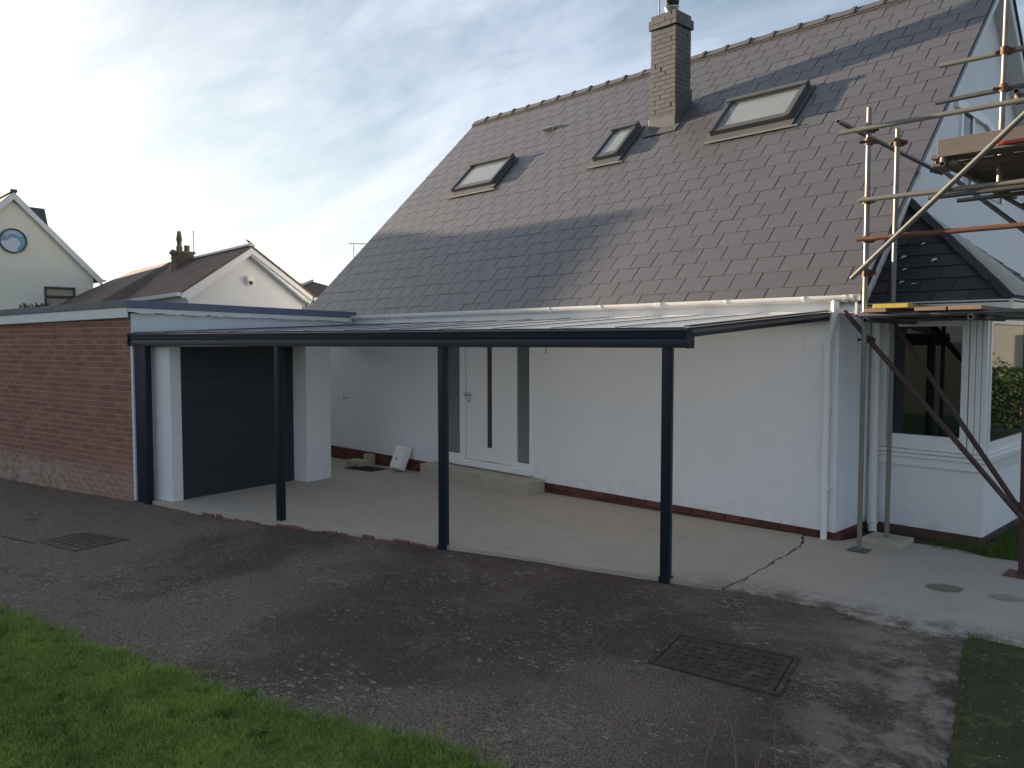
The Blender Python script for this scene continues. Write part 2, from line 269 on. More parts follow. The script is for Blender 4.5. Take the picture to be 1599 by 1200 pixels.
# ------------------------------------------------------------------ builders
def wloc(o):
    v = Vector((0, 0, 0))
    while o is not None: v += o.location; o = o.parent
    return v
def link(name, me, parent=None, mat=None):
    o = bpy.data.objects.new(name, me); COL.objects.link(o)
    if mat is not None and me is not None and not me.materials: me.materials.append(mat)
    if parent is not None: o.parent = parent
    return o
def tag(o, label=None, cat=None, group=None, kind=None):
    if label: o['label'] = label
    if cat: o['category'] = cat
    if group: o['group'] = group
    if kind: o['kind'] = kind
    return o
def thing(name, loc, label, cat, group=None):
    o = bpy.data.objects.new(name, None); COL.objects.link(o); o.location = loc; o.empty_display_size = .2
    return tag(o, label, cat, group)
class MB:
    """collects geometry in world coordinates; build() links it as one mesh"""
    def __init__(s): s.v = []; s.f = []; s.sm = []
    def add(s, vs, fs, smooth=False):
        k = len(s.v); s.v += [Vector(v) for v in vs]
        for f in fs: s.f.append([i+k for i in f]); s.sm.append(smooth)
        return s
    def box(s, x0, x1, y0, y1, z0, z1, fr=None):
        vs = [(x, y, z) for z in (z0, z1) for x, y in ((x0, y0), (x1, y0), (x1, y1), (x0, y1))]
        if fr: vs = [fr(*v) for v in vs]
        return s.add(vs, [(3, 2, 1, 0), (4, 5, 6, 7), (0, 1, 5, 4), (1, 2, 6, 5), (2, 3, 7, 6), (3, 0, 4, 7)])
    def bbox(s, x0, x1, y0, y1, z0, z1, b=.006, fr=None):
        """box with chamfered edges"""
        bm = bmesh.new(); bmesh.ops.create_cube(bm, size=1)
        for v in bm.verts: v.co = Vector(((x0+x1)/2+v.co.x*(x1-x0), (y0+y1)/2+v.co.y*(y1-y0), (z0+z1)/2+v.co.z*(z1-z0)))
        bmesh.ops.bevel(bm, geom=bm.edges[:], offset=b, segments=2, affect='EDGES', profile=.5)
        bm.verts.ensure_lookup_table()
        vs = [v.co.copy() for v in bm.verts]; fs = [[v.index for v in f.verts] for f in bm.faces]; bm.free()
        if fr: vs = [fr(*v) for v in vs]
        return s.add(vs, fs)
    def tube(s, a, b, r, n=12, r2=None, cap=True, hollow=0):
        a = Vector(a); b = Vector(b); d = (b-a).normalized(); t = Vector((0, 0, 1)) if abs(d.z) < .9 else Vector((1, 0, 0))
        p = d.cross(t).normalized(); q = d.cross(p); r2 = r if r2 is None else r2
        ring = lambda c, rr: [c+(p*math.cos(2*math.pi*i/n)+q*math.sin(2*math.pi*i/n))*rr for i in range(n)]
        vs = ring(a, r)+ring(b, r2); s.add(vs, [(i, (i+1) % n, n+(i+1) % n, n+i) for i in range(n)], True)
        if hollow:
            for c, rr, sg in ((a, r, 1), (b, r2, -1)):
                vs = ring(c, rr)+ring(c, rr-hollow)+ring(c+d*sg*.12, rr-hollow)
                s.add(vs, [(i, (i+1) % n, n+(i+1) % n, n+i) for i in range(n)]); s.add(vs, [(n+i, n+(i+1) % n, 2*n+(i+1) % n, 2*n+i) for i in range(n)]+[tuple(range(2*n, 3*n))])
        elif cap:
            s.add(ring(a, r), [tuple(range(n))]); s.add(ring(b, r2), [tuple(range(n))])
        return s
    def path(s, pts, r, n=10):
        pts = [Vector(p) for p in pts]; rings = []
        pd = None
        for i, p in enumerate(pts):
            d = (pts[min(i+1, len(pts)-1)]-pts[max(i-1, 0)]).normalized()
            if pd is None:
                t = Vector((0, 0, 1)) if abs(d.z) < .9 else Vector((1, 0, 0)); u = d.cross(t).normalized()
            else: u = (u-d*u.dot(d)).normalized()
            w = d.cross(u); rr = r[i] if isinstance(r, (list, tuple)) else r
            rings.append([p+(u*math.cos(2*math.pi*k/n)+w*math.sin(2*math.pi*k/n))*rr for k in range(n)]); pd = d
        vs = [v for g in rings for v in g]; fs = []
        for i in range(len(pts)-1):
            for k in range(n): fs.append((i*n+k, i*n+(k+1) % n, (i+1)*n+(k+1) % n, (i+1)*n+k))
        s.add(vs, fs, True); s.add(rings[0], [tuple(range(n))]); s.add(rings[-1], [tuple(range(n))]); return s
    def lathe(s, c, prof, n=20, smooth=True):
        vs = []; fs = []
        for r, z in prof:
            for k in range(n): vs.append((c[0]+r*math.cos(2*math.pi*k/n), c[1]+r*math.sin(2*math.pi*k/n), c[2]+z))
        for i in range(len(prof)-1):
            for k in range(n): fs.append((i*n+k, i*n+(k+1) % n, (i+1)*n+(k+1) % n, (i+1)*n+k))
        s.add(vs, fs, smooth); s.add(vs[:n], [tuple(range(n))]); s.add(vs[-n:], [tuple(range(n))]); return s
    def prism(s, poly, d):
        """polygon (3D points) pushed along d"""
        n = len(poly); d = Vector(d); vs = [Vector(p) for p in poly]+[Vector(p)+d for p in poly]
        return s.add(vs, [tuple(range(n))[::-1], tuple(range(n, 2*n))]+[(i, (i+1) % n, n+(i+1) % n, n+i) for i in range(n)])
    def build(s, name, mat, parent=None, kind=None):
        me = bpy.data.meshes.new(name); off = wloc(parent) if parent is not None else Vector((0, 0, 0))
        me.from_pydata([v-off for v in s.v], [], s.f)
        bm = bmesh.new(); bm.from_mesh(me); bmesh.ops.recalc_face_normals(bm, faces=bm.faces); bm.to_mesh(me); bm.free()
        if any(s.sm): me.polygons.foreach_set('use_smooth', s.sm)
        me.materials.append(mat); o = link(name, me, parent)
        if kind: o['kind'] = kind
        return o
def unit_box(name, sx, sy, sz, mat, cham=0.0):
    """box mesh centred on x, from y 0..sy, z 0..sz; shared by alike pieces"""
    mb = MB(); (mb.bbox(-sx/2, sx/2, 0, sy, 0, sz, cham) if cham else mb.box(-sx/2, sx/2, 0, sy, 0, sz))
    me = bpy.data.meshes.new(name); me.from_pydata(mb.v, [], mb.f); me.materials.append(mat); return me
def piece(name, me, parent, mat4):
    o = bpy.data.objects.new(name, me); COL.objects.link(o); o.parent = parent
    o.matrix_local = Matrix.Translation(-wloc(parent)) @ mat4; return o
def axes(o, x, y, z):
    m = Matrix.Identity(4)
    for i in range(3): m[i][0] = x[i]; m[i][1] = y[i]; m[i][2] = z[i]; m[i][3] = o[i]
    return m
def shown_size(p):
    """how large a piece at p shows: 1/distance, nothing outside the frame"""
    d = Vector(p)-CAM; z = d.dot(fw)
    if z <= .1: return 0
    x, y = d.dot(rt)/z, d.dot(up)/z
    return 0 if abs(x) > .66 or abs(y) > .50 else 1/z

def zg(x): return .016*max(-12.0, min(0.0, x))

# ------------------------------------------------------------------ ground, drive, slab, lawn, verge
def grid_sheet(name, x0, x1, y0, y1, step, zf, mat, kind='structure'):
    nx = max(2, int((x1-x0)/step)+1); ny = max(2, int((y1-y0)/step)+1)
    vs = [(x, y, zf(x, y)) for y in np.linspace(y0, y1, ny) for x in np.linspace(x0, x1, nx)]
    fs = [(j*nx+i, j*nx+i+1, (j+1)*nx+i+1, (j+1)*nx+i) for j in range(ny-1) for i in range(nx-1)]
    me = bpy.data.meshes.new(name); me.from_pydata(vs, [], fs); me.materials.append(mat)
    me.polygons.foreach_set('use_smooth', [True]*len(fs)); o = link(name, me); o['kind'] = kind; return o
mb = MB(); mb.add([(-3000, -3000, -.42), (3000, -3000, -.42), (3000, 3000, -.42), (-3000, 3000, -.42)], [(0, 1, 2, 3)])
mb.build('ground', M['far_ground'], None, 'structure')
def wob(x, y): return .006*math.sin(1.7*x+.6*y)+.005*math.sin(2.9*y-1.1*x)+.003*math.sin(5.1*x+3.3*y)
def zd(x, y):
    s = min(1, max(0, (x+.9)/1.2)); return zg(x)-.045*(1-s)-.014*s+wob(x, y)*(.8 if x < 0 else .4)-.02*min(1, max(0, (-3-y)/3))
grid_sheet('driveway', -30, 2.9, -16, -1.2, .2, zd, M['drive'])
# concrete slab in two pours, with an open crack between
slab_front = [(-7.95, -4.16), (-7.35, -4.08), (-6.75, -4.02), (-6.0, -3.86), (-5.4, -3.72), (-4.6, -3.47), (-4.08, -3.30), (-3.4, -3.10), (-2.98, -3.02), (-2.2, -2.80), (-1.38, -2.60), (-.9, -2.48), (-.45, -2.40), (-.02, -2.30)]
crack = [(0.03, -2.28), (.035, -1.95), (-.01, -1.62), (-.02, -1.40), (-.085, -1.12), (-.08, -.95), (-.13, -.66), (-.165, -.45), (-.24, -.24), (-.33, -.05)]
def jag(pts, n, amp):
    out = []
    for (ax, ay), (bx, by) in zip(pts[:-1], pts[1:]):
        for k in range(n):
            t = k/n; out.append((ax+(bx-ax)*t+random.uniform(-amp, amp)*.4, ay+(by-ay)*t+random.uniform(-amp, amp)))
    return out+[pts[-1]]
def flat_slab(name, outline, thick, mat, zoff=0.0, parent=None):
    bm = bmesh.new(); vs = [bm.verts.new((x, y, zg(x)+zoff)) for x, y in outline]; f = bm.faces.new(vs)
    bmesh.ops.triangulate(bm, faces=[f])
    # cut along x so that the sheet follows the fall of the ground
    for cx_ in (-9, -6, -3, 0):
        bmesh.ops.bisect_plane(bm, geom=bm.verts[:]+bm.edges[:]+bm.faces[:], plane_co=(cx_, 0, 0), plane_no=(1, 0, 0))
    for v in bm.verts: v.co.z = zg(v.co.x)+zoff
    r = bmesh.ops.extrude_face_region(bm, geom=bm.faces[:])
    for g in r['geom']:
        if isinstance(g, bmesh.types.BMVert): g.co.z -= thick
    bmesh.ops.recalc_face_normals(bm, faces=bm.faces)
    me = bpy.data.meshes.new(name); bm.to_mesh(me); bm.free(); me.materials.append(mat); o = link(name, me, parent); return o
left_edge = [(-10.9, .1), (-10.9, -3.2), (-9.0, -3.4), (-7.95, -4.16)]
out = jag(slab_front, 5, .014)+[(x-.012+random.uniform(-.008, .008), y) for x, y in jag(crack, 4, .01)]+[(-.35, .1)]+left_edge[:1]+left_edge[1:3]
flat_slab('concrete_slab', out, .12, M['slab'])['kind'] = 'structure'
cr2 = [(x+.014+.012*math.sin(i*1.9)+random.uniform(-.006, .010), y) for i, (x, y) in enumerate(jag(crack, 4, .01))]
front_r = [(2.75, -2.0), (2.2, -2.07), (1.86, -2.12), (1.34, -2.20), (.9, -2.14), (.5, -2.22), (.2, -2.26)]
out = jag(front_r, 4, .03)+cr2+[(-.3, .06), (.05, .06), (.12, .30), (.55, .46), (.85, .55), (1.1, .52), (1.3, .42), (1.62, .50), (2.75, .75)]
flat_slab('concrete_path', out, .10, M['slab'], -.003)['kind'] = 'structure'
mb = MB(); mb.add([(-.5, -2.35, -.05), (.3, -2.35, -.05), (.3, .4, -.05), (-.5, .4, -.05)], [(0, 1, 2, 3)]); mb.build('crack_soil', M['soil'], None, 'structure')
mb = MB(); mb.add([(-.1, .0, -.035), (6, .0, -.035), (6, 9, -.035), (-.1, 9, -.035)], [(0, 1, 2, 3)]); mb.build('side_garden_soil', M['soil'], None, 'structure')
# oil rings on the path
def blot(name, cx_, cy_, rx, ry, ang, col):
    """damp oil ring, fading out at its ragged rim"""
    m = Mt(name+'_film'); c = m.mix(m.noise(25, 5, .7), tuple(x*.8 for x in col), tuple(x*1.25 for x in col)); m.set(c, .75)
    ln = m.n('ShaderNodeVectorMath', operation='LENGTH'); m.l(m.tc.outputs['Object'], ln.inputs[0])
    rad = m.mth('ADD', m.mth('DIVIDE', ln.outputs['Value'], 1.0), m.mth('MULTIPLY', m.mth('SUBTRACT', m.noise(9, 6, .7), .5), .5))
    tr = m.n('ShaderNodeBsdfTransparent'); mxs = m.n('ShaderNodeMixShader'); m.l(m.ramp(rad, .70, 1.0, .85, 0), mxs.inputs[0]); m.l(tr.outputs[0], mxs.inputs[1]); m.l(m.b.outputs[0], mxs.inputs[2]); m.l(mxs.outputs[0], m.out.inputs[0])
    vs = [(1.1*math.cos(2*math.pi*k/40), 1.1*math.sin(2*math.pi*k/40), 0) for k in range(40)]
    o = MB().add(vs, [tuple(range(40))]).build(name, m.m, None, 'structure'); o.location = (cx_, cy_, .0015); o.scale = (rx, ry, 1); o.rotation_euler.z = ang
blot('path_stain', 1.36, -.94, .165, .135, .7, (0.20, 0.175, 0.13)); blot('path_stain', 1.80, -.86, .14, .10, .5, (0.33, 0.29, 0.235))

lawn_edge = [(-30, -11.6), (-16, -9.1), (-9, -7.75), (-6, -7.2), (-3.93, -6.80), (-2.85, -6.60), (-1.41, -6.25), (-.32, -5.98), (.24, -5.81), (.72, -5.64), (1.0, -5.66), (1.4, -5.8), (1.9, -6.1), (2.2, -6.8), (2.3, -8.4)]
EX = [p[0] for p in lawn_edge]; EY = [p[1] for p in lawn_edge]
def edge_y(x): return float(np.interp(x, EX[:12], EY[:12]))
def zlawn(x, y): return zd(x, y)+.022+.012*math.sin(1.3*x+2.1*y)
bm = bmesh.new(); pts = jag(lawn_edge, 8, .03)
vs = [bm.verts.new((x, y, zd(x, y)+.002)) for x, y in pts]; vi = [bm.verts.new((x-.02, y-.09, zlawn(x, y))) for x, y in pts]
vb = [bm.verts.new((x-.05, -16, zlawn(x, -10))) for x, y in pts]; vmid = [bm.verts.new((x-.05, min(y-.3, y*.5-5), zlawn(x, y))) for x, y in pts]
for k in range(len(pts)-1):
    bm.faces.new((vs[k], vs[k+1], vi[k+1], vi[k])); bm.faces.new((vi[k], vi[k+1], vmid[k+1], vmid[k])); bm.faces.new((vmid[k], vmid[k+1], vb[k+1], vb[k]))
bmesh.ops.recalc_face_normals(bm, faces=bm.faces)
me = bpy.data.meshes.new('lawn'); bm.to_mesh(me); bm.free(); me.materials.append(M['thatch']); link('lawn', me)['kind'] = 'structure'
# mossy verge at the right
verge = [(1.85, -2.06), (1.93, -2.45), (2.01, -2.79), (2.10, -3.1), (2.19, -3.46), (2.32, -3.98), (2.5, -4.7), (2.6, -6), (2.6, -9)]
bm = bmesh.new(); pts = jag(verge, 8, .02); vs = [bm.verts.new((x, y, zd(x, y)+.006)) for x, y in pts]; vi = [bm.verts.new((x+.06, y, .012)) for x, y in pts]; vo = [bm.verts.new((7, y+.5, .0)) for x, y in pts]
for k in range(len(pts)-1):
    bm.faces.new((vs[k], vs[k+1], vi[k+1], vi[k])); bm.faces.new((vi[k], vi[k+1], vo[k+1], vo[k]))
bmesh.ops.recalc_face_normals(bm, faces=bm.faces)
me = bpy.data.meshes.new('mossy_verge'); bm.to_mesh(me); bm.free(); me.materials.append(M['moss']); link('mossy_verge', me)['kind'] = 'structure'

def blades(name, P, hmin, hmax, w, mat, lean=.45):
    """P: n x 3 roots; three faces to a blade"""
    n = len(P); a = rng.uniform(0, 2*np.pi, n); h = rng.uniform(hmin, hmax, n); ln = rng.uniform(.05, lean, n)*h; b = rng.uniform(0, 2*np.pi, n); ww = w*rng.uniform(.7, 1.3, n)
    dx, dy = np.cos(a)*ww/2, np.sin(a)*ww/2; lx, ly = np.cos(b)*ln, np.sin(b)*ln; z0 = np.zeros(n)
    V = np.stack([P+np.stack([-dx, -dy, z0-.01], 1), P+np.stack([dx, dy, z0-.01], 1), P+np.stack([lx*.35+dx*.8, ly*.35+dy*.8, h*.6], 1), P+np.stack([lx*.35-dx*.8, ly*.35-dy*.8, h*.6], 1), P+np.stack([lx*1.2, ly*1.2, h], 1)], 1).reshape(-1, 3)
    k = np.arange(n)*5; me = bpy.data.meshes.new(name)
    loops = np.stack([k, k+1, k+2, k+3, k+3, k+2, k+4], 1).reshape(-1)
    me.vertices.add(len(V)); me.vertices.foreach_set('co', V.reshape(-1)); me.loops.add(len(loops)); me.loops.foreach_set('vertex_index', loops)
    st = np.stack([k//5*7, k//5*7+4], 1).reshape(-1); me.polygons.add(len(st)); me.polygons.foreach_set('loop_start', st)
    me.update(calc_edges=True); me.validate(); me.materials.append(mat); o = link(name, me); o['kind'] = 'stuff'; return o
def in_view(x, y, z=0, pad=.05):
    d0, d1, d2 = x-CAM.x, y-CAM.y, z-CAM.z; zc = d0*fw.x+d1*fw.y+d2*fw.z; zc = np.where(zc > .1, zc, .1)
    px = (d0*rt.x+d1*rt.y)/zc; py = (d0*up.x+d1*up.y+d2*up.z)/zc
    return (np.abs(px) < .645+pad) & (py > -.484-pad) & (zc > .2)
n = 900000
x = rng.uniform(-8.5, 1.9, n); y = rng.uniform(-9.2, -5.3, n); ey = np.interp(x, EX[:12], EY[:12]); over = y-ey
rag = .05+.025*np.sin(x*5.3)*np.sin(x*2.1+1)+.04*np.sin(x*17+2)*np.sin(x*7.7)+rng.exponential(.035, n)
ok = (over < rag-.06) & in_view(x, y); x, y = x[ok], y[ok]
clump = .5+.5*np.sin(3.1*x+1.7*np.sin(2.3*y))*np.sin(2.7*y+1.3*np.sin(1.9*x)); ok = rng.uniform(0, 1, len(x)) < .62+.38*clump; x, y = x[ok], y[ok]
z = np.array([zlawn(a, b) for a, b in zip(x, y)]); tag(blades('grass', np.stack([x, y, z], 1), .012, .050, .0050, M['grass'], 1.2), 'short bright green lawn grass beside the dark driveway', 'grass')
# darker green grass by the bay and on the mossy verge
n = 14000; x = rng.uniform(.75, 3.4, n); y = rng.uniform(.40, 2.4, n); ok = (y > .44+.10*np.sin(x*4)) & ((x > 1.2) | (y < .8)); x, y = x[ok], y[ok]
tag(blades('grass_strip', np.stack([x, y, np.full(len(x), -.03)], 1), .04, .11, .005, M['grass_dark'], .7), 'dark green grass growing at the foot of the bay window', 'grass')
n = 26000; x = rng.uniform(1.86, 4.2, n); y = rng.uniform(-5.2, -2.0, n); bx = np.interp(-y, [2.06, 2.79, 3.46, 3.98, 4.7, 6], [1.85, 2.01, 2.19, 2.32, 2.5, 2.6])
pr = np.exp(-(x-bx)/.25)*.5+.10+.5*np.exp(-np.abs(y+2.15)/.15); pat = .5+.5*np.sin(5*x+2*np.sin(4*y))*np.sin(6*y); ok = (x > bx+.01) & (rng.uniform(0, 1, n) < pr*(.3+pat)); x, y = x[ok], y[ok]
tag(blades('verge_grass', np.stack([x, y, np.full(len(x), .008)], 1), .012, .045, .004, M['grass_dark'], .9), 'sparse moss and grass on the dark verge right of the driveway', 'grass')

def pebbles(name, X, Y, zf, smin, smax, mat, label):
    bm = bmesh.new(); bmesh.ops.create_icosphere(bm, subdivisions=1, radius=1); bm.verts.ensure_lookup_table()
    bv = np.array([v.co[:] for v in bm.verts]); bf = np.array([[v.index for v in f.verts] for f in bm.faces]); bm.free()
    n = len(X); s = rng.uniform(smin, smax, (n, 1, 1)); sc = rng.uniform(.6, 1.3, (n, 1, 3))*np.array([1, 1, .55]); jit = rng.uniform(.8, 1.2, (n, len(bv), 1))
    C_ = np.stack([X, Y, np.array([zf(a, b) for a, b in zip(X, Y)])], 1)[:, None, :]
    V = (bv[None]*s*sc*jit+C_).reshape(-1, 3); F = (bf[None]+(np.arange(n)*len(bv))[:, None, None]).reshape(-1, 3)
    me = bpy.data.meshes.new(name); me.from_pydata(V.tolist(), [], F.tolist()); me.materials.append(mat); o = link(name, me); o['kind'] = 'stuff'; tag(o, label, 'gravel')
n = 2600; x = rng.uniform(-5, 1.1, n); y = np.interp(x, EX[:12], EY[:12])+.03+np.abs(rng.normal(0, .09, n))+.03*np.sin(x*6); ok = rng.uniform(0, 1, n) < .35+.6*np.sin(x*2.4+.8)**2
pebbles('edge_gravel', x[ok], y[ok], zd, .003, .011, M['pebble'], 'pale loose grit along the ragged edge of the lawn')
n = 1500; x = rng.uniform(-6, 2.0, n); y = rng.uniform(-6.4, -2.6, n); ok = (y > np.interp(x, EX[:12], EY[:12])+.1) & (y < -2.7+.24*x)
pebbles('drive_grit', x[ok], y[ok], zd, .002, .007, M['pebble'], 'small pale stones scattered over the dark driveway')
n = 1300; x = rng.uniform(1.9, 3.6, n); y = rng.uniform(-5, -2.1, n); ok = x > np.interp(-y, [2.06, 2.79, 3.46, 3.98, 4.7, 6], [1.85, 2.01, 2.19, 2.32, 2.5, 2.6])+.03
pebbles('verge_gravel', x[ok], y[ok], lambda a, b: .011, .0025, .008, M['pebble'], 'small stones in the mossy verge right of the driveway')

# ------------------------------------------------------------------ the house
H = thing('house', (0, 0, 0), 'white rendered house with a steep grey slate roof, behind the dark canopy', 'house')
XL = -10.9; RIDGE_Y, RIDGE_Z = 4.70, 7.36; BACK = 9.4
def roofz(y): return 2.66+y
# walls (front wall pieces round the door, gables, back)
D0, D1 = -6.48, -4.48                                      # door unit
mb = MB()
mb.box(XL, D0, 0, .28, .08, 2.60); mb.box(D1, 0, 0, .28, .08, 2.60); mb.box(D0, D1, .003, .28, 2.26, 2.598); mb.box(D0, D1, .005, .28, .0, .195)
front = mb.build('front_wall', M['render'], H)
for nm, x0, x1 in (('gable_wall', -.28, -.002), ('gable_wall', XL+.002, XL+.28)):
    g = [(x0, .281, .08), (x0, BACK-.1, .08), (x0, BACK-.1, 2.55), (x0, RIDGE_Y, RIDGE_Z-.12), (x0, .281, roofz(.281)-.12)]
    MB().prism(g, (x1-x0, 0, 0)).build(nm, M['render'], H)
# little spandrel where the front wall meets the gable
MB().box(XL+.28, -.28, BACK-.38, BACK-.1, .08, 2.55).build('rear_wall', M['render'], H)
MB().box(XL+.3, -.3, .3, BACK-.4, 2.40, 2.50).build('ceiling_deck', M['underlay'], H)
# brick plinth below the render, pieces one by one
pl = MB(); pl.box(XL+.02, -.02, .028, .26, -.4, .079); pl.box(-.26, -.028, .26, 8, -.4, .079)
plinth = pl.build('plinth', M['plinth_mortar'], H)
bme = unit_box('plinth_brick', .216, .10, .066, M['plinth_brick'])
for k in range(4):
    z = .079-.076*(k+1)+.002; x = XL+.05+(.11 if k % 2 else 0)
    while x < -.13:
        if z+.07 > zg(x) and not (D0-.15 < x < D1+.2 and z < .0 and False):
            piece('brick', bme, plinth, Matrix.Translation((x+.11, .008+random.uniform(-.004, .004), z)))
        x += .227
bms = unit_box('plinth_return_brick', .216, .10, .066, M['plinth_brick'])
for k in range(2):
    z = .079-.076*(k+1)+.002; yy = .15+(.11 if k % 2 else 0)
    while yy < .85:
        piece('brick', bms, plinth, Matrix.Translation((-.006, yy, z)) @ Matrix.Rotation(R(90), 4, 'Z')); yy += .227
# roof
s45 = math.sqrt(.5)
SX, SS, SN = Vector((1, 0, 0)), Vector((0, s45, s45)), Vector((0, -s45, s45))
def RP(x, s, n=0.0): return Vector((x, 0, 2.66))+SS*s+SN*n
S0, S1 = -.14, RIDGE_Y/s45
VR, VL = .25, XL-.08                                       # verges
mb = MB(); mb.prism([RP(VL, S0, -.03), RP(VR, S0, -.03), RP(VR, S1, -.03), RP(VL, S1, -.03)], SN*.018)
bs = Vector((0, -s45, s45)); bn = Vector((0, s45, s45))
mb.prism([Vector((VL, BACK+.1, 2.56)), Vector((VR, BACK+.1, 2.56)), Vector((VR, RIDGE_Y, RIDGE_Z-.03)), Vector((VL, RIDGE_Y, RIDGE_Z-.03))], bn*-.03)
roof = mb.build('roof', M['underlay'], H)
SW, SG = .345, .277
def slate_mesh(name, w, ln, mat):
    vs = [(-w/2, 0, .002), (w/2, 0, .002), (w/2, 0, .0070), (-w/2, 0, .0070), (-w/2, ln, -.006), (w/2, ln, -.006), (w/2, ln, .003), (-w/2, ln, .003)]
    me = bpy.data.meshes.new(name); me.from_pydata(vs, [], [(0, 1, 2, 3), (0, 4, 5, 1), (3, 2, 6, 7), (0, 3, 7, 4), (1, 5, 6, 2), (4, 7, 6, 5)]); me.materials.append(mat); return me
GAP = .0125
slates = []
for k in range(-1, 25):
    s = .045+SG*k; ln = SG+.05
    if s > S1-.12: break
    if s < S0: ln -= (S0-s); s = S0
    ln = min(ln, S1-.03-s)
    j0 = -.129+(SW/2 if k % 2 == 0 else 0)                 # joints of this course
    xs = [VL]; x = j0-SW*40
    while x < VR-.04:
        if x > VL+.05: xs.append(x)
        x += SW
    xs.append(VR)
    for a, b in zip(xs[:-1], xs[1:]): slates.append(((a+b)/2, s, b-a-GAP, ln))
def slate_m4(x, s):
    t = random.gauss(0, .0035); o = RP(x, s, random.uniform(-.001, .0022)); ax = SX*math.cos(t)+SS*math.sin(t); ay = SS*math.cos(t)-SX*math.sin(t)
    tl = random.gauss(0, .0022); az = SN+ax*tl; az.normalize(); return axes(o, ax, ay, az)
slates.sort(key=lambda q: -shown_size(RP(q[0], q[1]+.14)))
cache = {}; rest = MB()
for i, (x, s, w, ln) in enumerate(slates):
    key = (round(w, 3), round(ln, 3))
    if key not in cache: cache[key] = slate_mesh('slate', w, ln, M['slate'])
    m4 = slate_m4(x, s)
    if i < 300: piece('slate', cache[key], roof, m4)
    else: rest.add([m4 @ v.co for v in cache[key].vertices], [tuple(p.vertices) for p in cache[key].polygons])
rest.build('further_slates', M['slate'], roof, 'stuff')
MB().prism([Vector((VL, BACK+.12, 2.57)), Vector((VR, BACK+.12, 2.57)), Vector((VR, RIDGE_Y+.02, RIDGE_Z-.02)), Vector((VL, RIDGE_Y+.02, RIDGE_Z-.02))], bn*.012).build('rear_slating', M['slate'], roof)
# ridge tiles with raised joints
rme = None
def ridge_mesh(ln, name='ridge_tile'):
    mb = MB(); n = 6
    for x0, x1, g in ((-ln/2, ln/2-.06, 0), (ln/2-.06, ln/2, .022)):
        prof = [(-.125-g*.5, -.095), (-.045-g*.3, -.005+g), (0, .025+g), (.045+g*.3, -.005+g), (.125+g*.5, -.095)]; inn = [(a*.86, b-.02) for a, b in prof][::-1]
        mb.prism([(x0, a, b) for a, b in prof+inn], (x1-x0, 0, 0))
    me = bpy.data.meshes.new(name); me.from_pydata(mb.v, [], mb.f); me.materials.append(M['ridge']); return me
rme = ridge_mesh(.452)
x = VL+.226
while x < VR+.05:
    piece('ridge_tile', rme, roof, Matrix.Translation((x, RIDGE_Y, RIDGE_Z+.03+random.uniform(-.004, .004))) @ Matrix.Rotation(random.gauss(0, .006), 4, 'Y')); x += .456
mb = MB(); mb.box(VL, VR, -.005, .012, -.012, .004, lambda x, y, z: RP(x, S1-.165+y, .022+z)); mb.build('ridge_mortar', M['mortar'], roof)
# verge: dark slate edge, white barge board and soffit at the right gable
mb = MB()
for (ya, za, yb, zb) in ((-.12, 2.52, RIDGE_Y, RIDGE_Z-.04), (BACK+.1, 2.54, RIDGE_Y, RIDGE_Z-.04)):
    mb.prism([(VR-.045, ya, za), (VR-.045, yb, zb), (VR-.045, yb, zb-.20), (VR-.045, ya, za-.20)], (.025, 0, 0))
    mb.prism([(.0, ya, za-.10), (.0, yb, zb-.10), (.0, yb, zb-.125), (.0, ya, za-.125)], (VR-.046, 0, 0))
barge = mb.build('barge_board', M['white_paint'], H)
mb = MB(); mb.prism([(VR-.012, -.12, 2.545), (VR-.012, RIDGE_Y, RIDGE_Z-.015), (VR-.012, RIDGE_Y, RIDGE_Z-.085), (VR-.012, -.12, 2.475)], (.02, 0, 0)); mb.build('verge_strip', M['anth'], H)
mb = MB(); mb.prism([(VL+.045, -.12, 2.52), (VL+.045, RIDGE_Y, RIDGE_Z-.04), (VL+.045, RIDGE_Y, RIDGE_Z-.24), (VL+.045, -.12, 2.32)], (-.025, 0, 0)); mb.build('barge_board', M['white_paint'], H)
# gutter, fascia
mb = MB(); mb.box(XL, .24, -.035, -.012, 2.40, 2.565); mb.box(XL, .22, -.012, .0, 2.40, 2.42); mb.build('fascia', M['upvc'], H)
def gutter_prof(r, th): return [(r*math.sin(a), -r*math.cos(a)) for a in np.linspace(-math.pi/2, math.pi/2, 11)]
def half_round(x0, x1, cy_, cz, r, th):
    o_ = gutter_prof(r, th); i_ = [(a*(r-th)/r, b*(r-th)/r) for a, b in o_][::-1]
    n = len(o_)*2; poly = o_+i_; vs = [(x0, cy_+a, cz+b) for a, b in poly]+[(x1, cy_+a, cz+b) for a, b in poly]
    return vs, [(i, (i+1) % n, n+(i+1) % n, n+i) for i in range(n)]+[tuple(range(n))[::-1], tuple(range(n, 2*n))]
GY, GZ, GR = -.105, 2.575, .066
mb = MB(); mb.add(*half_round(XL-.05, .27, GY, GZ, GR, .006)); mb.box(.262, .275, GY-GR, GY+GR, GZ-GR*.9, GZ+.003); gutter = mb.build('gutter', M['upvc_dirty'], H)
x = -.32
for i in range(12):
    mb = MB(); mb.add(*half_round(x-.013, x+.013, GY, GZ+.002, GR+.006, .005)); mb.build('gutter_bracket', M['upvc'], gutter); x -= .92
for x in (-2.2, -2.15, -5.9, -8.9, .12, .19): mb = MB(); mb.add(*half_round(x-.018, x+.018, GY, GZ+.003, GR+.010, .005)); mb.build('gutter_union', M['upvc'], gutter)
mb = MB(); mb.tube((.0, GY, GZ-.05), (.0, GY, GZ-.15), .043, 14); mb.build('gutter_outlet', M['upvc'], gutter)
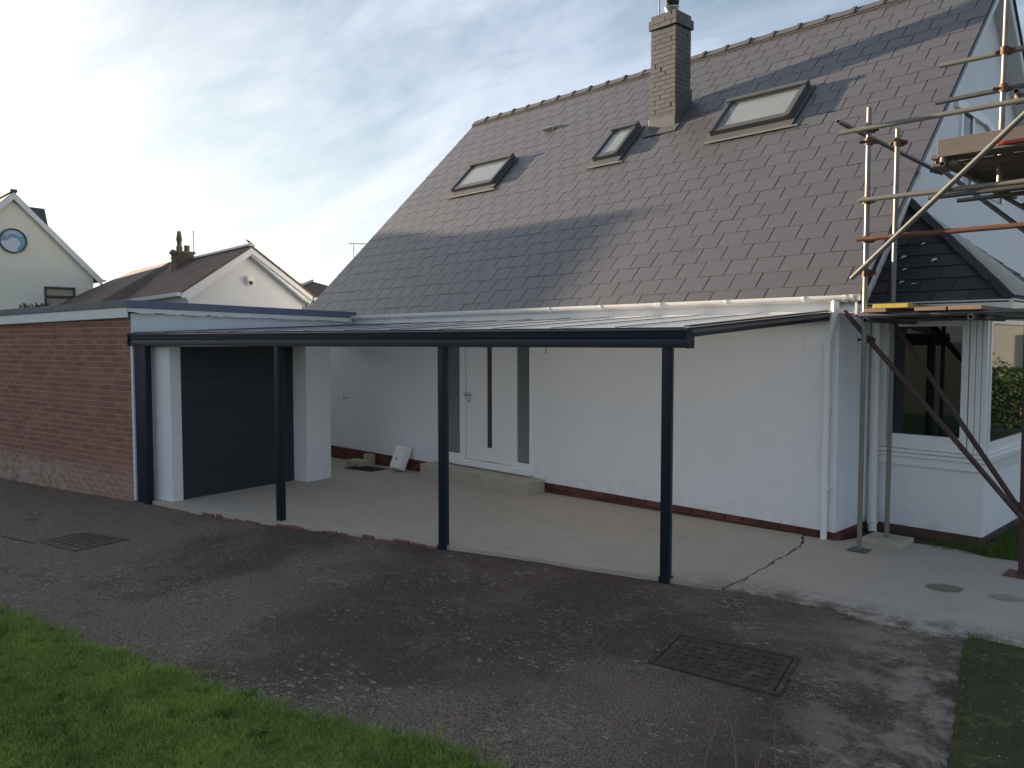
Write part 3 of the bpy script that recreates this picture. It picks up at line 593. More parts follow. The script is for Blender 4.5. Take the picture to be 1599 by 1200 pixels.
mb = MB(); mb.path([(.0, GY, 2.46), (.0, GY, 2.40), (-.015, GY+.01, 2.35), (-.075, -.058, 2.14), (-.092, -.05, 2.09), (-.095, -.05, 2.0), (-.10, -.05, 1.0), (-.10, -.05, .0)], .034, 14)
dp = mb.build('downpipe', M['upvc'], H)
for z in (2.07, 1.42, .55):
    MB().tube((-.098, -.05, z-.02), (-.098, -.05, z+.02), .042, 14).build('pipe_collar', M['upvc'], dp); MB().bbox(-.16, -.04, -.022, 0, z-.012, z+.012, .003).build('pipe_clip', M['upvc'], dp)
mb = MB(); mb.path([(.07, .80, 2.42), (.07, .80, 2.2), (.07, .80, .20), (.085, .77, .10)], .048, 14); sp = mb.build('soil_pipe', M['upvc_dirty'], H)
MB().tube((.085, .768, .095), (.09, .758, .07), .058, 14, hollow=.012).build('pipe_mouth', M['upvc_dirty'], sp)
# front door unit
dz0, dz1 = .20, 2.26
fr_ = MB()
for x0, x1 in ((D0, D0+.055), (-6.09, -5.965), (-4.90, -4.80), (D1-.05, D1)): fr_.bbox(x0, x1, -.012, .09, dz0, dz1, .006)
for x0, x1 in ((D0+.055, -6.09), (-4.80, D1-.05)):
    fr_.bbox(x0, x1, -.008, .085, dz0, dz0+.105, .005); fr_.bbox(x0, x1, -.008, .085, dz1-.07, dz1, .005)
fr_.bbox(-5.965, -4.90, -.008, .085, dz1-.06, dz1, .005); fr_.bbox(-5.965, -4.90, -.008, .085, dz0, dz0+.035, .005); fr_.bbox(D0-.02, D1+.02, -.075, .04, dz0-.055, dz0-.002, .005)
fr_.build('door_frame', M['upvc'], H)
mb = MB(); xa, xb = -5.955, -4.91
slx0, slx1, slz0 = -5.46, -5.335, .46
mb.bbox(xa, slx0, .008, .06, dz0+.042, dz1-.064, .005); mb.bbox(slx1, xb, .008, .06, dz0+.042, dz1-.064, .005); mb.box(slx0, slx1, .012, .058, dz0+.048, slz0); mb.box(slx0, slx1, .012, .058, 2.1, dz1-.07)
door = mb.build('front_door', M['upvc'], H)
mb = MB()
for x0, x1 in ((slx0-.03, slx0+.004), (slx1-.004, slx1+.03)): mb.bbox(x0, x1, -.004, .02, slz0-.04, 2.12, .004)
mb.bbox(slx0-.03, slx1+.03, -.005, .02, slz0-.042, slz0, .004); mb.build('glazing_bead', M['upvc'], door)
MB().box(slx0, slx1, .022, .04, slz0, 2.1).build('pane', M['slit'], door)
mb = MB(); mb.lathe((0, 0, 0), [(.012, 0), (.014, .03), (.033, .045), (.036, .06), (.026, .078), (.004, .084)], 18)
for dxh in (-5.90, -5.845):
    b2 = MB(); b2.add([(dxh+v.x, .010-v.z, 1.28+v.y) for v in mb.v], mb.f, True); b2.build('door_knob', M['chrome'], door)
b2 = MB(); b2.tube((-5.875, .01, 1.17), (-5.875, -.006, 1.17), .022, 14); b2.build('lock', M['chrome'], door)
for x0, x1 in ((D0+.055, -6.09), (-4.80, D1-.05)):
    sp_ = MB().box(x0-.004, x1+.004, .022, .04, dz0+.10, dz1-.065).build('side_pane', M['frosted'], H)
# concrete threshold step
mb = MB(); mb.bbox(-6.68, -4.22, -.36, .0, -.16, .125, .012); step = mb.build('doorstep', M['conc_block'], H)
# garden tap
mb = MB(); mb.path([(-9.42, .0, 1.03), (-9.42, -.05, 1.03), (-9.42, -.085, 1.02), (-9.42, -.095, .97)], .013, 8); mb.tube((-9.42, -.055, 1.035), (-9.42, -.055, 1.085), .010, 8); mb.box(-9.465, -9.375, -.062, -.048, 1.08, 1.098); mb.tube((-9.42, 0, 1.03), (-9.42, -.01, 1.03), .028, 10); mb.build('garden_tap', M['chrome'], H)
# vent on the roof
mb = MB(); mb.box(-.13, .13, 0, .14, .0, .075, lambda x, y, z: RP(-7.62+x, 5.22+y, .02+z*(1-.8*y/.14))); vent = mb.build('roof_vent', M['cream_and_sheen'], H)
mb = MB(); mb.box(-.11, .11, -.004, .01, .012, .06, lambda x, y, z: RP(-7.62+x, 5.22+y, .02+z)); mb.build('vent_grille', M['mortar'], vent)
# roof windows
def roof_window(x0, x1, s0, s1):
    h = .105; fw_ = .075
    P = lambda x, y, z: RP(x, y, .02+z)
    mb = MB(); mb.bbox(x0, x0+fw_, s0, s1, 0, h, .008, P); mb.bbox(x1-fw_, x1, s0, s1, 0, h, .008, P); mb.bbox(x0+fw_, x1-fw_, s0, s0+.07, 0, h*.85, .008, P); mb.bbox(x0-.01, x1+.01, s1-.10, s1, 0, h+.03, .010, P)
    w = mb.build('roof_window', M['skyframe'], H)
    MB().box(x0+fw_, x1-fw_, s0+.07, s1-.10, .06, .075, P).build('pane', M['skypane'], w)
    mb = MB()
    for a, b in ((x0+fw_, x0+fw_+.03), (x1-fw_-.03, x1-fw_)): mb.box(a, b, s0+.07, s1-.10, .07, .088, P)
    mb.box(x0+fw_+.03, x1-fw_-.03, s0+.07, s0+.10, .07, .086, P); mb.box(x0+fw_+.03, x1-fw_-.03, s1-.13, s1-.10, .07, .086, P); mb.build('sash', M['skyframe'], w)
    mb = MB(); mb.box(x0-.06, x1+.06, s0-.17, s0, .006, .014, P); mb.box(x0-.07, x0, s0, s1+.05, .004, .012, P); mb.box(x1, x1+.07, s0, s1+.05, .004, .012, P); mb.build('apron_flashing', M['lead'], w)
    mb = MB(); mb.box(x0-.02, x1+.16, s0-.20, s0-.165, .008, .018, P); mb.build('mortar_smear', M['mortar'], w)
sA, sB = 2.52/s45-.03, 3.11/s45
roof_window(-9.22, -7.95, sA, sB); roof_window(-5.47, -4.90, sA+.06, sB+.06); roof_window(-3.16, -1.85, sA+.08, sB+.06)
# chimney
cx0, cx1, cy0, cy1, cz1 = -4.63, -4.13, 3.02, 3.47, 7.34
mb = MB(); mb.box(cx0+.007, cx1-.007, cy0+.007, cy1-.007, 5.4, 7.55); chim = mb.build('chimney', M['chim_core'], H)
cb = unit_box('chimney_brick', .2055, .08, .0715, M['chim_brick'], .003); cbh = unit_box('chimney_brick', .0925, .08, .0715, M['chim_brick'], .003)
CH = .0765
def brick_face(o, ax, nrm_, width, z0, z1, proud, par, course=CH):
    k = 0; z = z0; zx = Vector((0, 0, 1)); dep = -nrm_
    while z+.064 <= z1+.001:
        x = 0; odd = k % 2
        row = ([('h', .098)] if odd else [])
        tot = sum(q[1] for q in row)
        while tot+.211 <= width+.02: row.append(('f', .211)); tot += .211
        if width-tot > .06: row.append(('h', .098)); tot += .098
        sc_ = width/tot; x = 0
        for kd, w_ in row:
            c_ = o+ax*((x+w_/2)*sc_)+zx*(z-o.z)+nrm_*(proud+random.uniform(-.003, .003))
            piece('brick', cb if kd == 'f' else cbh, par, axes(c_, ax*sc_, dep, zx)); x += w_
        z += course; k += 1
brick_face(Vector((cx0, cy0, 5.72)), Vector((1, 0, 0)), Vector((0, -1, 0)), cx1-cx0, 5.86, 7.34, 0, chim)
brick_face(Vector((cx1, cy0, 5.72)), Vector((0, 1, 0)), Vector((1, 0, 0)), cy1-cy0, 5.86, 7.34, 0, chim)
brick_face(Vector((cx0-.03, cy0-.03, 7.345)), Vector((1, 0, 0)), Vector((0, -1, 0)), cx1-cx0+.06, 7.345, 7.50, .003, chim)
brick_face(Vector((cx1+.03, cy0-.03, 7.345)), Vector((0, 1, 0)), Vector((1, 0, 0)), cy1-cy0+.06, 7.345, 7.50, .003, chim)
MB().box(cx0-.02, cx1+.02, cy0-.02, cy1+.02, 7.345, 7.497).build('chimney_corbel', M['chim_core'], chim)
brick_face(Vector((cx0, cy0, 7.50)), Vector((1, 0, 0)), Vector((0, -1, 0)), cx1-cx0, 7.502, 7.58, .002, chim)
brick_face(Vector((cx1, cy0, 7.50)), Vector((0, 1, 0)), Vector((1, 0, 0)), cy1-cy0, 7.502, 7.58, .002, chim)
mb = MB(); mb.bbox(cx0-.02, cx1+.015, cy0-.022, cy0+.01, 5.55, 5.865, .006); fl = mb.build('lead_flashing', M['lead'], chim)
mb = MB(); mb.prism([(cx1+.002, cy0-.02, 5.60), (cx1+.002, cy0-.02, 6.02), (cx1+.002, cy1*.5+cy0*.5, 6.22), (cx1+.002, cy1+.02, 6.38), (cx1+.002, cy1+.02, 6.05)], (.014, 0, 0)); mb.build('stepped_flashing', M['lead'], chim)
mb = MB(); mb.box(cx0-.06, cx1+.10, -.20, .02, .018, .026, lambda x, y, z: RP(x, cy0/s45+y, z)); mb.build('apron_flashing', M['lead'], chim)
pc = (-4.36, 3.24, 7.58)
mb = MB(); mb.lathe(pc, [(.085, 0), (.092, .03), (.13, .12), (.135, .135), (.12, .135), (.10, .03)], 24); mb.build('flue_pot', M['chrome'], chim)
mb = MB(); mb.lathe((pc[0], pc[1], pc[2]+.17), [(.10, 0), (.115, .03), (.115, .13), (.02, .20)], 20); mb.tube((pc[0], pc[1], pc[2]+.05), (pc[0], pc[1], pc[2]+.2), .022, 10); mb.build('flue_cowl', M['rubber'], chim)
mb = MB(); mb.tube((-4.52, 3.10, 7.45), (-4.52, 3.10, 9.1), .012, 8); mb.build('aerial_pole', M['galv'], chim)
# upper gable window behind the scaffold
mb = MB()
mb.box(-.004, .03, 3.62, 3.70, 4.2, 5.20); mb.box(-.004, .03, 4.10, 4.18, 4.2, 5.20); mb.box(-.004, .03, 5.6, 5.68, 4.2, 5.2)
mb.prism([(.0, 3.4, 5.32), (.0, 4.7, 5.30), (.0, 6.0, 4.95), (.0, 6.0, 4.83), (.0, 4.7, 5.19), (.0, 3.4, 5.20)], (.05, 0, 0)); gw = mb.build('gable_window', M['upvc'], H)
MB().box(.001, .012, 3.70, 4.10, 4.2, 5.19).build('pane', M['glass'], gw); MB().box(.001, .012, 4.18, 5.6, 4.2, 5.0).build('pane', M['glass'], gw)

# ------------------------------------------------------------------ bay window on the gable
BX, BY0, BY1 = 1.14, .92, 2.95
MB().box(.0, BX, BY0, BY1, .07, .84).build('bay_wall', M['render'], H); MB().box(.0, BX, BY0, BY1, 2.34, 2.48).build('bay_lintel', M['render'], H)
MB().box(.0, BX-.03, BY0+.03, BY1-.03, -.4, .069).build('bay_plinth', M['plinth_mortar'], H)
mb = MB(); mb.bbox(.0, BX+.055, BY0-.055, BY1+.05, .84, .885, .008); mb.bbox(.0, BX+.03, BY0-.03, BY1+.03, .745, .838, .006); mb.bbox(.0, BX+.075, BY0-.075, BY1+.07, .89, .925, .008); mb.build('bay_sill', M['upvc'], H)
bw = MB(); z0, z1 = .927, 2.34
bw.bbox(.02, .15, BY0, BY0+.07, z0, z1, .006); bw.bbox(.16, .215, BY0-.012, BY0+.06, z0, z1, .006); bw.bbox(.90, .965, BY0-.012, BY0+.06, z0, z1, .006)
bw.bbox(.215, .90, BY0-.010, BY0+.06, z0, z0+.16, .006); bw.bbox(.215, .90, BY0-.010, BY0+.06, z1-.075, z1, .006)
for a, b in ((.975, 1.03), (1.035, 1.085), (1.09, BX)): bw.bbox(a, b, BY0-.004, BY0+.07, z0, z1, .006)
bw.bbox(BX-.07, BX+.012, BY0+.075, BY0+.13, z0, z1, .006)
for a, b in ((2.52, 2.60), (BY1-.10, BY1)): bw.bbox(BX-.06, BX+.012, a, b, z0, z1, .006)
bw.bbox(BX-.058, BX+.010, BY0+.13, BY1-.10, z0, z0+.12, .006); bw.bbox(BX-.058, BX+.010, BY0+.13, BY1-.10, z1-.06, z1, .006)
bwo = bw.build('bay_window', M['upvc'], H)
MB().box(.215, .90, BY0+.015, BY0+.03, z0+.155, z1-.07).build('pane', M['glass'], bwo)
MB().box(BX-.03, BX-.015, BY0+.13, BY1-.10, z0+.115, z1-.055).build('pane', M['glass'], bwo)
# hipped slate roof of the bay
EX_, EYa, EYb, EZ = 1.38, .70, 3.16, 2.50
AP = Vector((.0, 1.93, 3.74))
A_, B_, C_, D_ = Vector((0, EYa, EZ)), Vector((EX_, EYa, EZ)), Vector((EX_, EYb, EZ)), Vector((0, EYb, EZ))
mb = MB(); mb.add([A_, B_, AP], [(0, 1, 2)]); mb.add([B_, C_, AP], [(0, 1, 2)]); mb.add([C_, D_, AP], [(0, 1, 2)]); mb.add([A_, B_, C_, D_], [(0, 1, 2, 3)]); broof = mb.build('bay_roof', M['underlay'], H)
def cover(a, b, top, mat, name, gauge=.20, wid=.33):
    """slates over the triangle a-b-top, each one its own piece, clipped by the two edges"""
    ex = (b-a).normalized(); mid = a+ex*(top-a).dot(ex); es = (top-mid).normalized(); en = ex.cross(es)
    if en.z < 0: en = -en
    Ltot = (top-mid).length; W = (b-a).length; tx = (top-a).dot(ex); k = 0; s = -.03
    while s < Ltot-.05:
        l0 = max(0, s)/Ltot; xa, xb = tx*l0, W+(tx-W)*l0; x = xa-wid*(.5 if k % 2 else 1)
        s1 = min(s+gauge+.04, Ltot); l1 = s1/Ltot; ya, yb = tx*l1, W+(tx-W)*l1
        while x < xb:
            x0, x1 = max(x, xa), min(x+wid-.006, xb)
            if x1-x0 > .02:
                t0, t1 = min(max(x0, ya), yb), max(min(x1, yb), ya)
                if t1 >= t0:
                    q = [a+ex*x0+es*s+en*.018, a+ex*x1+es*s+en*.018, a+ex*t1+es*s1+en*.004, a+ex*t0+es*s1+en*.004]
                    MB().prism(q, en*.009).build(name, mat, broof)
            x += wid
        s += gauge; k += 1
cover(A_, B_, AP, M['slate_dark'], 'slate'); cover(B_, C_, AP, M['slate_dark'], 'slate')
d = (AP-B_); n_h = 7
for i in range(n_h):
    a = B_+d*(i/n_h)+Vector((0, 0, .035)); b = B_+d*((i+1.06)/n_h)+Vector((0, 0, .05)); side = Vector((.5, .62, 0)).normalized()*.075
    MB().add([a-side, a+Vector((0, 0, .05)), a+side, b-side*.9, b+Vector((0, 0, .045)), b+side*.9], [(0, 1, 4, 3), (1, 2, 5, 4), (0, 2, 1), (3, 4, 5), (0, 3, 5, 2)]).build('hip_tile', M['slate_dark'], broof)
# added pale sheet beyond the hip: sky sheen of the slope painted cream
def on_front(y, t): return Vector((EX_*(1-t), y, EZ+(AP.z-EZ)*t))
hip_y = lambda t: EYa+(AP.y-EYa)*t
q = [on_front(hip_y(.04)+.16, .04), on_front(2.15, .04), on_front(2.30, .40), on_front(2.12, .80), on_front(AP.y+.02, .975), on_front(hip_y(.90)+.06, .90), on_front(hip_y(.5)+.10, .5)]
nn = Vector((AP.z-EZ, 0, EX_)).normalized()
MB().prism([v+nn*.030 for v in q], nn*.008).build('painted_sheen_sheet', M['cream_and_sheen'], broof)
mb = MB(); mb.box(.0, EX_+.03, EYa-.03, EYa-.006, EZ-.09, EZ+.02); mb.box(EX_+.006, EX_+.03, EYa-.006, EYb, EZ-.09, EZ+.02); mb.build('bay_fascia', M['upvc_dirty'], H)
# torn paper and felt scraps left on the little roof
for i, (fx, fs) in enumerate(((.30, .62), (.46, .42), (.22, .34), (.36, .18), (.15, .48), (.24, .20))):
    ex = (B_-A_).normalized(); es = (AP-A_).normalized(); p = A_+ex*fx*1.1+es*fs*1.5; en = ex.cross(es); en = en if en.z > 0 else -en
    w, h = random.uniform(.03, .07), random.uniform(.02, .06); q = [p+en*.035, p+ex*w+es*.01+en*.05, p+ex*w*.9+es*h+en*.035, p+ex*.01+es*h*.8+en*.04]
    tag(MB().prism(q, en*.002).build('torn_scrap', M['upvc'], None), ('torn white scrap on the dark bay roof, near its top', 'torn white scrap on the dark bay roof, furthest right', 'torn white scrap on the dark bay roof, left of the middle', 'torn white scrap on the dark bay roof, lowest on the right', 'torn white scrap on the dark bay roof, close to the slate verge', 'torn white scrap on the dark bay roof, low on the left')[i], 'scrap', 'torn scraps on the bay roof')

# ------------------------------------------------------------------ garage
GA = R(11.0); K = Vector((-8.26, -4.27, 0)); GWx, GWy = math.cos(GA), math.sin(GA)
def G(a, b, z): return Vector((K.x+a*GWx-b*GWy, K.y+a*GWy+b*GWx, z))
GAR = thing('garage', (K.x, K.y, zg(K.x)), 'flat roofed brick garage with a dark grey door and white piers', 'garage')
mb = MB(); mb.box(-7, -.004, .0045, .22, -.5, 2.46, G); bwall = mb.build('brick_wall', M['brick_mortar'], GAR)
bme = unit_box('garage_brick', .226, .10, .0715, M['brick']); bmh = unit_box('garage_brick_half', .108, .10, .0715, M['brick'])
BXv, BYv = Vector((GWx, GWy, 0)), Vector((-GWy, GWx, 0)); cand = []
LB, CB = .2365, .0835
for k in range(34):
    z = -.36+CB*k
    if z > 2.40: break
    a = 0.0
    if k % 2: cand.append((-.108/2-.003, z, 'h')); a = -.1185
    while a > -6.6: cand.append((a-LB/2+.002, z, 'f')); a -= LB
cand.sort(key=lambda q: -shown_size(G(q[0], 0, q[1])))
rest = MB(); n_ = 0
for a, z, kd in cand:
    o = G(a, random.uniform(-.002, .002), z+random.uniform(-.0015, .0015)); t = random.gauss(0, .004)
    m4 = axes(o, BXv*math.cos(t)+Vector((0, 0, 1))*math.sin(t), BYv, Vector((0, 0, 1))*math.cos(t)-BXv*math.sin(t)); me = bme if kd == 'f' else bmh
    if n_ < 300: piece('brick', me, bwall, m4)
    else: rest.add([m4 @ v.co for v in me.vertices], [tuple(p.vertices) for p in me.polygons])
    n_ += 1
rest.build('further_bricks', M['brick'], bwall, 'stuff')
# front wall of the garage under the roof edge, and the other walls
mb = MB(); mb.box(-.20, .0, .016, 4.30, 2.0, 2.50, G); mb.box(-7, -.2, 2.55, 2.75, -.4, 2.45, G); mb.box(-7, -6.8, .22, 2.55, -.4, 2.4, G); mb.build('front_wall', M['white_paint'], GAR)
mb = MB(); mb.bbox(.0, .052, .0, .10, -.16, 2.04, .004, G); mb.build('corner_trim', M['white_paint'], GAR)
def GR_(a, b, z): return G(a, b, z+.0135*min(0, a)-.009*b)
mb = MB(); mb.box(-7, .05, -.05, 2.80, 2.56, 2.66, GR_); mb.box(-.9, .05, 2.80, 4.40, 2.56, 2.66, GR_); groof = mb.build('roof', M['felt'], GAR)
mb = MB(); mb.bbox(.052, .075, -.085, 4.43, 2.575, 2.685, .006, GR_); mb.bbox(-.22, .052, 4.405, 4.43, 2.575, 2.684, .006, GR_); mb.build('roof_trim', M['trim'], groof)
mb = MB(); mb.bbox(-7, .05, -.085, -.052, 2.585, 2.685, .006, GR_); mb.build('felt_edge', M['felt'], groof)
mb = MB(); mb.bbox(-7, .048, -.068, -.045, 2.44, 2.583, .004, GR_); mb.build('fascia', M['white_paint'], GAR)
# ragged lower edge of the front fascia
vs = []; N_ = 60
for i in range(N_+1):
    b = -.06+4.30*i/N_; vs.append((.062, b, 2.574)); 
low_ = [(.062, -.06+4.30*i/N_, 2.502+random.choice((0, 0, .010, .016, -.008))+random.uniform(-.006, .006)) for i in range(N_+1)]
pts = [GR_(*v) for v in vs]+[GR_(*v) for v in low_]; back = [GR_(v[0]-.02, v[1], v[2]) for v in vs+low_]; n = N_+1
fs = [(i, i+1, n+i+1, n+i) for i in range(N_)]+[(2*n+i, 2*n+n+i, 2*n+n+i+1, 2*n+i+1) for i in range(N_)]+[(n+i, n+i+1, 3*n+i+1, 3*n+i) for i in range(N_)]
MB().add(pts+back, fs).build('front_fascia', M['upvc_dirty'], GAR)
MB().box(-7, .02, -.04, .016, 2.43, 2.445, GR_).build('soffit', M['felt'], GAR)
# build-out below the canopy: left nib, door, right pier, lintel
gz = -.16
mb = MB(); mb.bbox(.05, .745, .13, .30, gz, 2.03, .006, G); mb.build('left_pier', M['render'], GAR)
mb = MB(); mb.bbox(.06, .27, .02, .055, gz, 2.03, .003, G); mb.build('side_trim', M['anth'], GAR)
mb = MB(); mb.bbox(.70, 1.06, 2.26, 2.76, gz, 2.03, .006, G); mb.build('right_pier', M['render'], GAR)
mb = MB(); mb.box(.0, 1.05, .12, 2.74, 2.035, 2.07, G); mb.box(.0, .70, 2.30, 2.74, gz, 2.03, G); mb.build('lintel', M['white_paint'], GAR)
for i in range(5):
    z0 = -.145+i*.436; mb = MB(); mb.bbox(.695, .735, .28, 2.25, z0+.001, z0+.435, .0025, G)
    mb.build('door_panel', M['gdoor'], GAR)
MB().bbox(.67, .75, 2.215, 2.258, -.16, 2.03, .004, G).build('door_jamb', M['gdoor'], GAR); MB().bbox(.62, .742, .25, .299, -.16, 2.03, .004, G).build('door_jamb', M['gdoor'], GAR)
mb = MB()
for i in range(46):
    z0 = -.14+i*.047+random.uniform(-.01, .01); mb.box(.736, .744+random.uniform(0, .012), 2.19+random.uniform(-.006, .006), 2.214, z0, z0+random.uniform(.02, .05), G)
mb.build('jamb_mortar', M['conc_dark'], GAR, 'stuff')

# ------------------------------------------------------------------ canopy
CA = R(13.5); P0 = Vector((-.48, -2.39, 0)); cw = Vector((math.cos(CA), math.sin(CA), 0)); cn = Vector((-math.sin(CA), math.cos(CA), 0))
CAN = thing('canopy', (P0.x, P0.y, 0), 'dark anthracite lean-to canopy with clear roof sheets on slim posts', 'canopy')
def Cn(a, b, z): return P0+cw*a+cn*b+Vector((0, 0, z))
spots = [0, -2.475, -4.97, -7.64]
for a in spots:
    zb = zg(Cn(a, 0, 0).x)-.03 if a < 0 else -.02
    mb = MB(); mb.bbox(a-.042, a+.042, -.042, .042, zb, 2.045, .005, Cn); mb.bbox(a+.0425, a+.046, -.022, .022, zb, 2.044, .001, Cn); mb.bbox(a-.022, a+.022, -.0465, -.0425, zb, 2.044, .001, Cn); post = mb.build('post', M['anth'], CAN)
    mb = MB(); mb.bbox(a-.05, a+.05, -.05, .05, zb-.02, zb+.034, .002, Cn); mb.build('post_foot', M['anth'], post)
A0, A1 = -7.93, .20
prof = [(-.07, 2.046), (-.07, 2.058), (-.082, 2.062), (-.082, 2.078), (-.070, 2.084), (-.066, 2.125), (-.074, 2.135), (-.078, 2.185), (-.090, 2.190), (-.090, 2.205), (-.06, 2.215), (.06, 2.215), (.07, 2.20), (.07, 2.046)]
mb = MB(); mb.prism([Cn(A0, b, z) for b, z in prof], cw*(A1-A0)); beam = mb.build('gutter_beam', M['anth'], CAN)
mb = MB(); mb.bbox(A1+.001, A1+.014, -.095, .075, 2.040, 2.220, .004, Cn); cap = mb.build('end_cap', M['anth'], beam)
for b, z in ((-.07, 2.07), (.05, 2.07), (-.07, 2.19), (.05, 2.19)): MB().tube(Cn(A1+.012, b, z), Cn(A1+.020, b, z), .008, 8).build('screw', M['rubber'], cap)
mb = MB(); mb.bbox(A0-.014, A0-.001, -.095, .075, 2.040, 2.220, .004, Cn); mb.build('end_cap', M['anth'], beam)
mb = MB(); mb.bbox(-8.85, -.10, -.075, -.002, 2.32, 2.405, .005); mb.build('wall_plate', M['anth'], CAN)
NR = 12
F0, F1 = Cn(A0+.03, .0, 2.222), Cn(A1-.03, .0, 2.222); W0, W1 = Vector((-8.82, -.04, 2.41)), Vector((-.13, -.04, 2.41))
fpts = [F0.lerp(F1, i/NR) for i in range(NR+1)]; wpts = [W0.lerp(W1, i/NR) for i in range(NR+1)]
def bar(a, b, w, z0, z1):
    d = (b-a); s = Vector((d.y, -d.x, 0)).normalized()*w/2; q = [a-s, a+s, b+s, b-s]
    vs = [v+Vector((0, 0, z0)) for v in q]+[v+Vector((0, 0, z1)) for v in q]
    return MB().add(vs, [(3, 2, 1, 0), (4, 5, 6, 7), (0, 1, 5, 4), (1, 2, 6, 5), (2, 3, 7, 6), (3, 0, 4, 7)])
for i in range(NR+1):
    a, b = fpts[i], wpts[i]
    if i == NR:
        r_ = bar(a, b, .05, -.085, -.003).build('rafter', M['anth'], CAN); bar(a, b, .066, .006, .02).build('glazing_cap', M['anth'], r_)
        e2 = bar(a+Vector((.028, 0, 0)), b+Vector((.028, 0, 0)), .012, -.05, -.02).build('rafter_rib', M['galv_dark'], r_)
    else:
        r_ = bar(a, b, .045, -.06, -.003).build('rafter', M['anth'], CAN); bar(a, b, .022, .007, .014).build('glazing_cap', M['anth'], r_)
for i in range(NR):
    a0, a1, b0, b1 = fpts[i], fpts[i+1], wpts[i], wpts[i+1]; e = Vector((.0002, 0, 0)); dn = (a0-b0).normalized()*.05
    q = [a0+e+dn, a1-e+dn, b1-e, b0+e]
    MB().add(q, [(0, 1, 2, 3)]).build('roof_sheet', M['sheet'], CAN)
    sheet_end = MB(); mid0 = a0+e+dn; mid1 = a1-e+dn
    sheet_end.add([mid0+Vector((0, 0, -.012)), mid1+Vector((0, 0, -.012)), mid1+Vector((0, 0, .008)), mid0+Vector((0, 0, .008)), mid0+Vector((0, .02, -.012)), mid1+Vector((0, .02, -.012)), mid1+Vector((0, .02, .008)), mid0+Vector((0, .02, .008))], [(0, 1, 2, 3), (4, 7, 6, 5), (3, 2, 6, 7), (0, 4, 5, 1), (0, 3, 7, 4), (1, 5, 6, 2)]); sheet_end.build('sheet_end_trim', M['anth'], CAN)
mb = MB(); w0 = Cn(-1.27, .05, 2.05); mb.path([w0, w0+Vector((.004, .003, -.02)), w0+Vector((-.002, .002, -.045)), w0+Vector((.003, 0, -.07))], .004, 6); mb.build('loose_wire', M['rubber'], CAN)

# broken brick edging along the slab
EDG = thing('brick_edging', (-4.5, -3.5, zg(-4.5)), 'broken red brick edging along the front of the concrete slab', 'edging')
eme = [unit_box('edging_brick', w, .07, .075, M['plinth_brick'], .008) for w in (.21, .16, .10)]
m = Mt('bright_broken_brick'); m.set(m.mix(m.noise(30, 6, .7), (0.22, 0.085, 0.062), (0.13, 0.085, 0.068)), .95); m.bump(m.noise(60, 5, .7), .8, .01)
for q in eme: q.materials[0] = m.m
SXf = [p[0] for p in slab_front]; SYf = [p[1] for p in slab_front]; x = -6.55
while x < -2.9:
    w = random.choice((0, 0, 1, 2)); L_ = (.21, .16, .10)[w]
    if random.random() < .9:
        y = float(np.interp(x+L_/2, SXf, SYf)); t = .24+random.gauss(0, .05)
        piece('brick', eme[w], EDG, Matrix.Translation((x+L_/2, y-.032+random.uniform(-.03, .02), zg(x)-.083-random.uniform(0, .034))) @ Matrix.Rotation(t, 4, 'Z') @ Matrix.Rotation(random.gauss(0, .05), 4, 'Y'))
    x += L_+random.uniform(.0, .05)

# ------------------------------------------------------------------ small things by the wall
zb = zg(-8.6)
b_ = MB().bbox(-8.80, -8.36, -.42, -.16, zb-.005, zb+.105, .012).build('concrete_block', M['conc_block'], None); tag(b_, 'grey concrete block lying on the slab below the garden tap', 'concrete block')
b_ = MB().bbox(-8.62, -8.42, -.16, -.03, zb, zb+.20, .01).build('concrete_block', M['conc_block'], None); tag(b_, 'small upright concrete block against the brick plinth behind the flat block', 'concrete block')
def matf(x, y, z): c_, s_ = math.cos(.12), math.sin(.12); return Vector((-8.15+x*c_-y*s_, -.42+x*s_+y*c_, zb+.004+z))
mb = MB(); mb.bbox(-.36, .36, -.19, .19, 0, .014, .004, matf); mt_ = mb.build('rubber_mat', M['rubber'], None); tag(mt_, 'black rubber doormat lying flat on the slab by the wall', 'doormat')
ribs = [MB().box(-.34+.0, .34, -.17+.034*i, -.155+.034*i, .0145, .018, matf).build('mat_rib', M['rubber'], mt_) for i in range(10)]
WB = thing('plastic_box', (-7.45, -.2, zg(-7.45)), 'white plastic box leaning against the brick plinth left of the doorstep', 'plastic box')
la = R(24)
def leanf(x, y, z): return Vector((-7.45+x*.985+y*.05, -.26+y*math.cos(la)+z*math.sin(la), zg(-7.45)+.045+z*math.cos(la)-y*math.sin(la)))
mb = MB(); mb.bbox(-.15, .15, -.06, .06, 0, .40, .012, leanf); body = mb.build('box_body', M['upvc'], WB)
mb = MB(); mb.bbox(-.135, .135, -.074, -.061, .02, .30, .006, leanf); lid = mb.build('box_lid', M['upvc'], WB)
mb = MB(); mb.bbox(-.15, .15, -.072, -.06, .325, .395, .006, leanf); mb.build('box_header', M['upvc'], WB)
MB().tube(leanf(0, -.074, .17), leanf(0, -.082, .17), .045, 18).build('box_dial', M['upvc_dirty'], lid); MB().tube(leanf(.0, -.081, .17), leanf(0, -.090, .17), .016, 12).build('box_lock', M['galv'], lid)

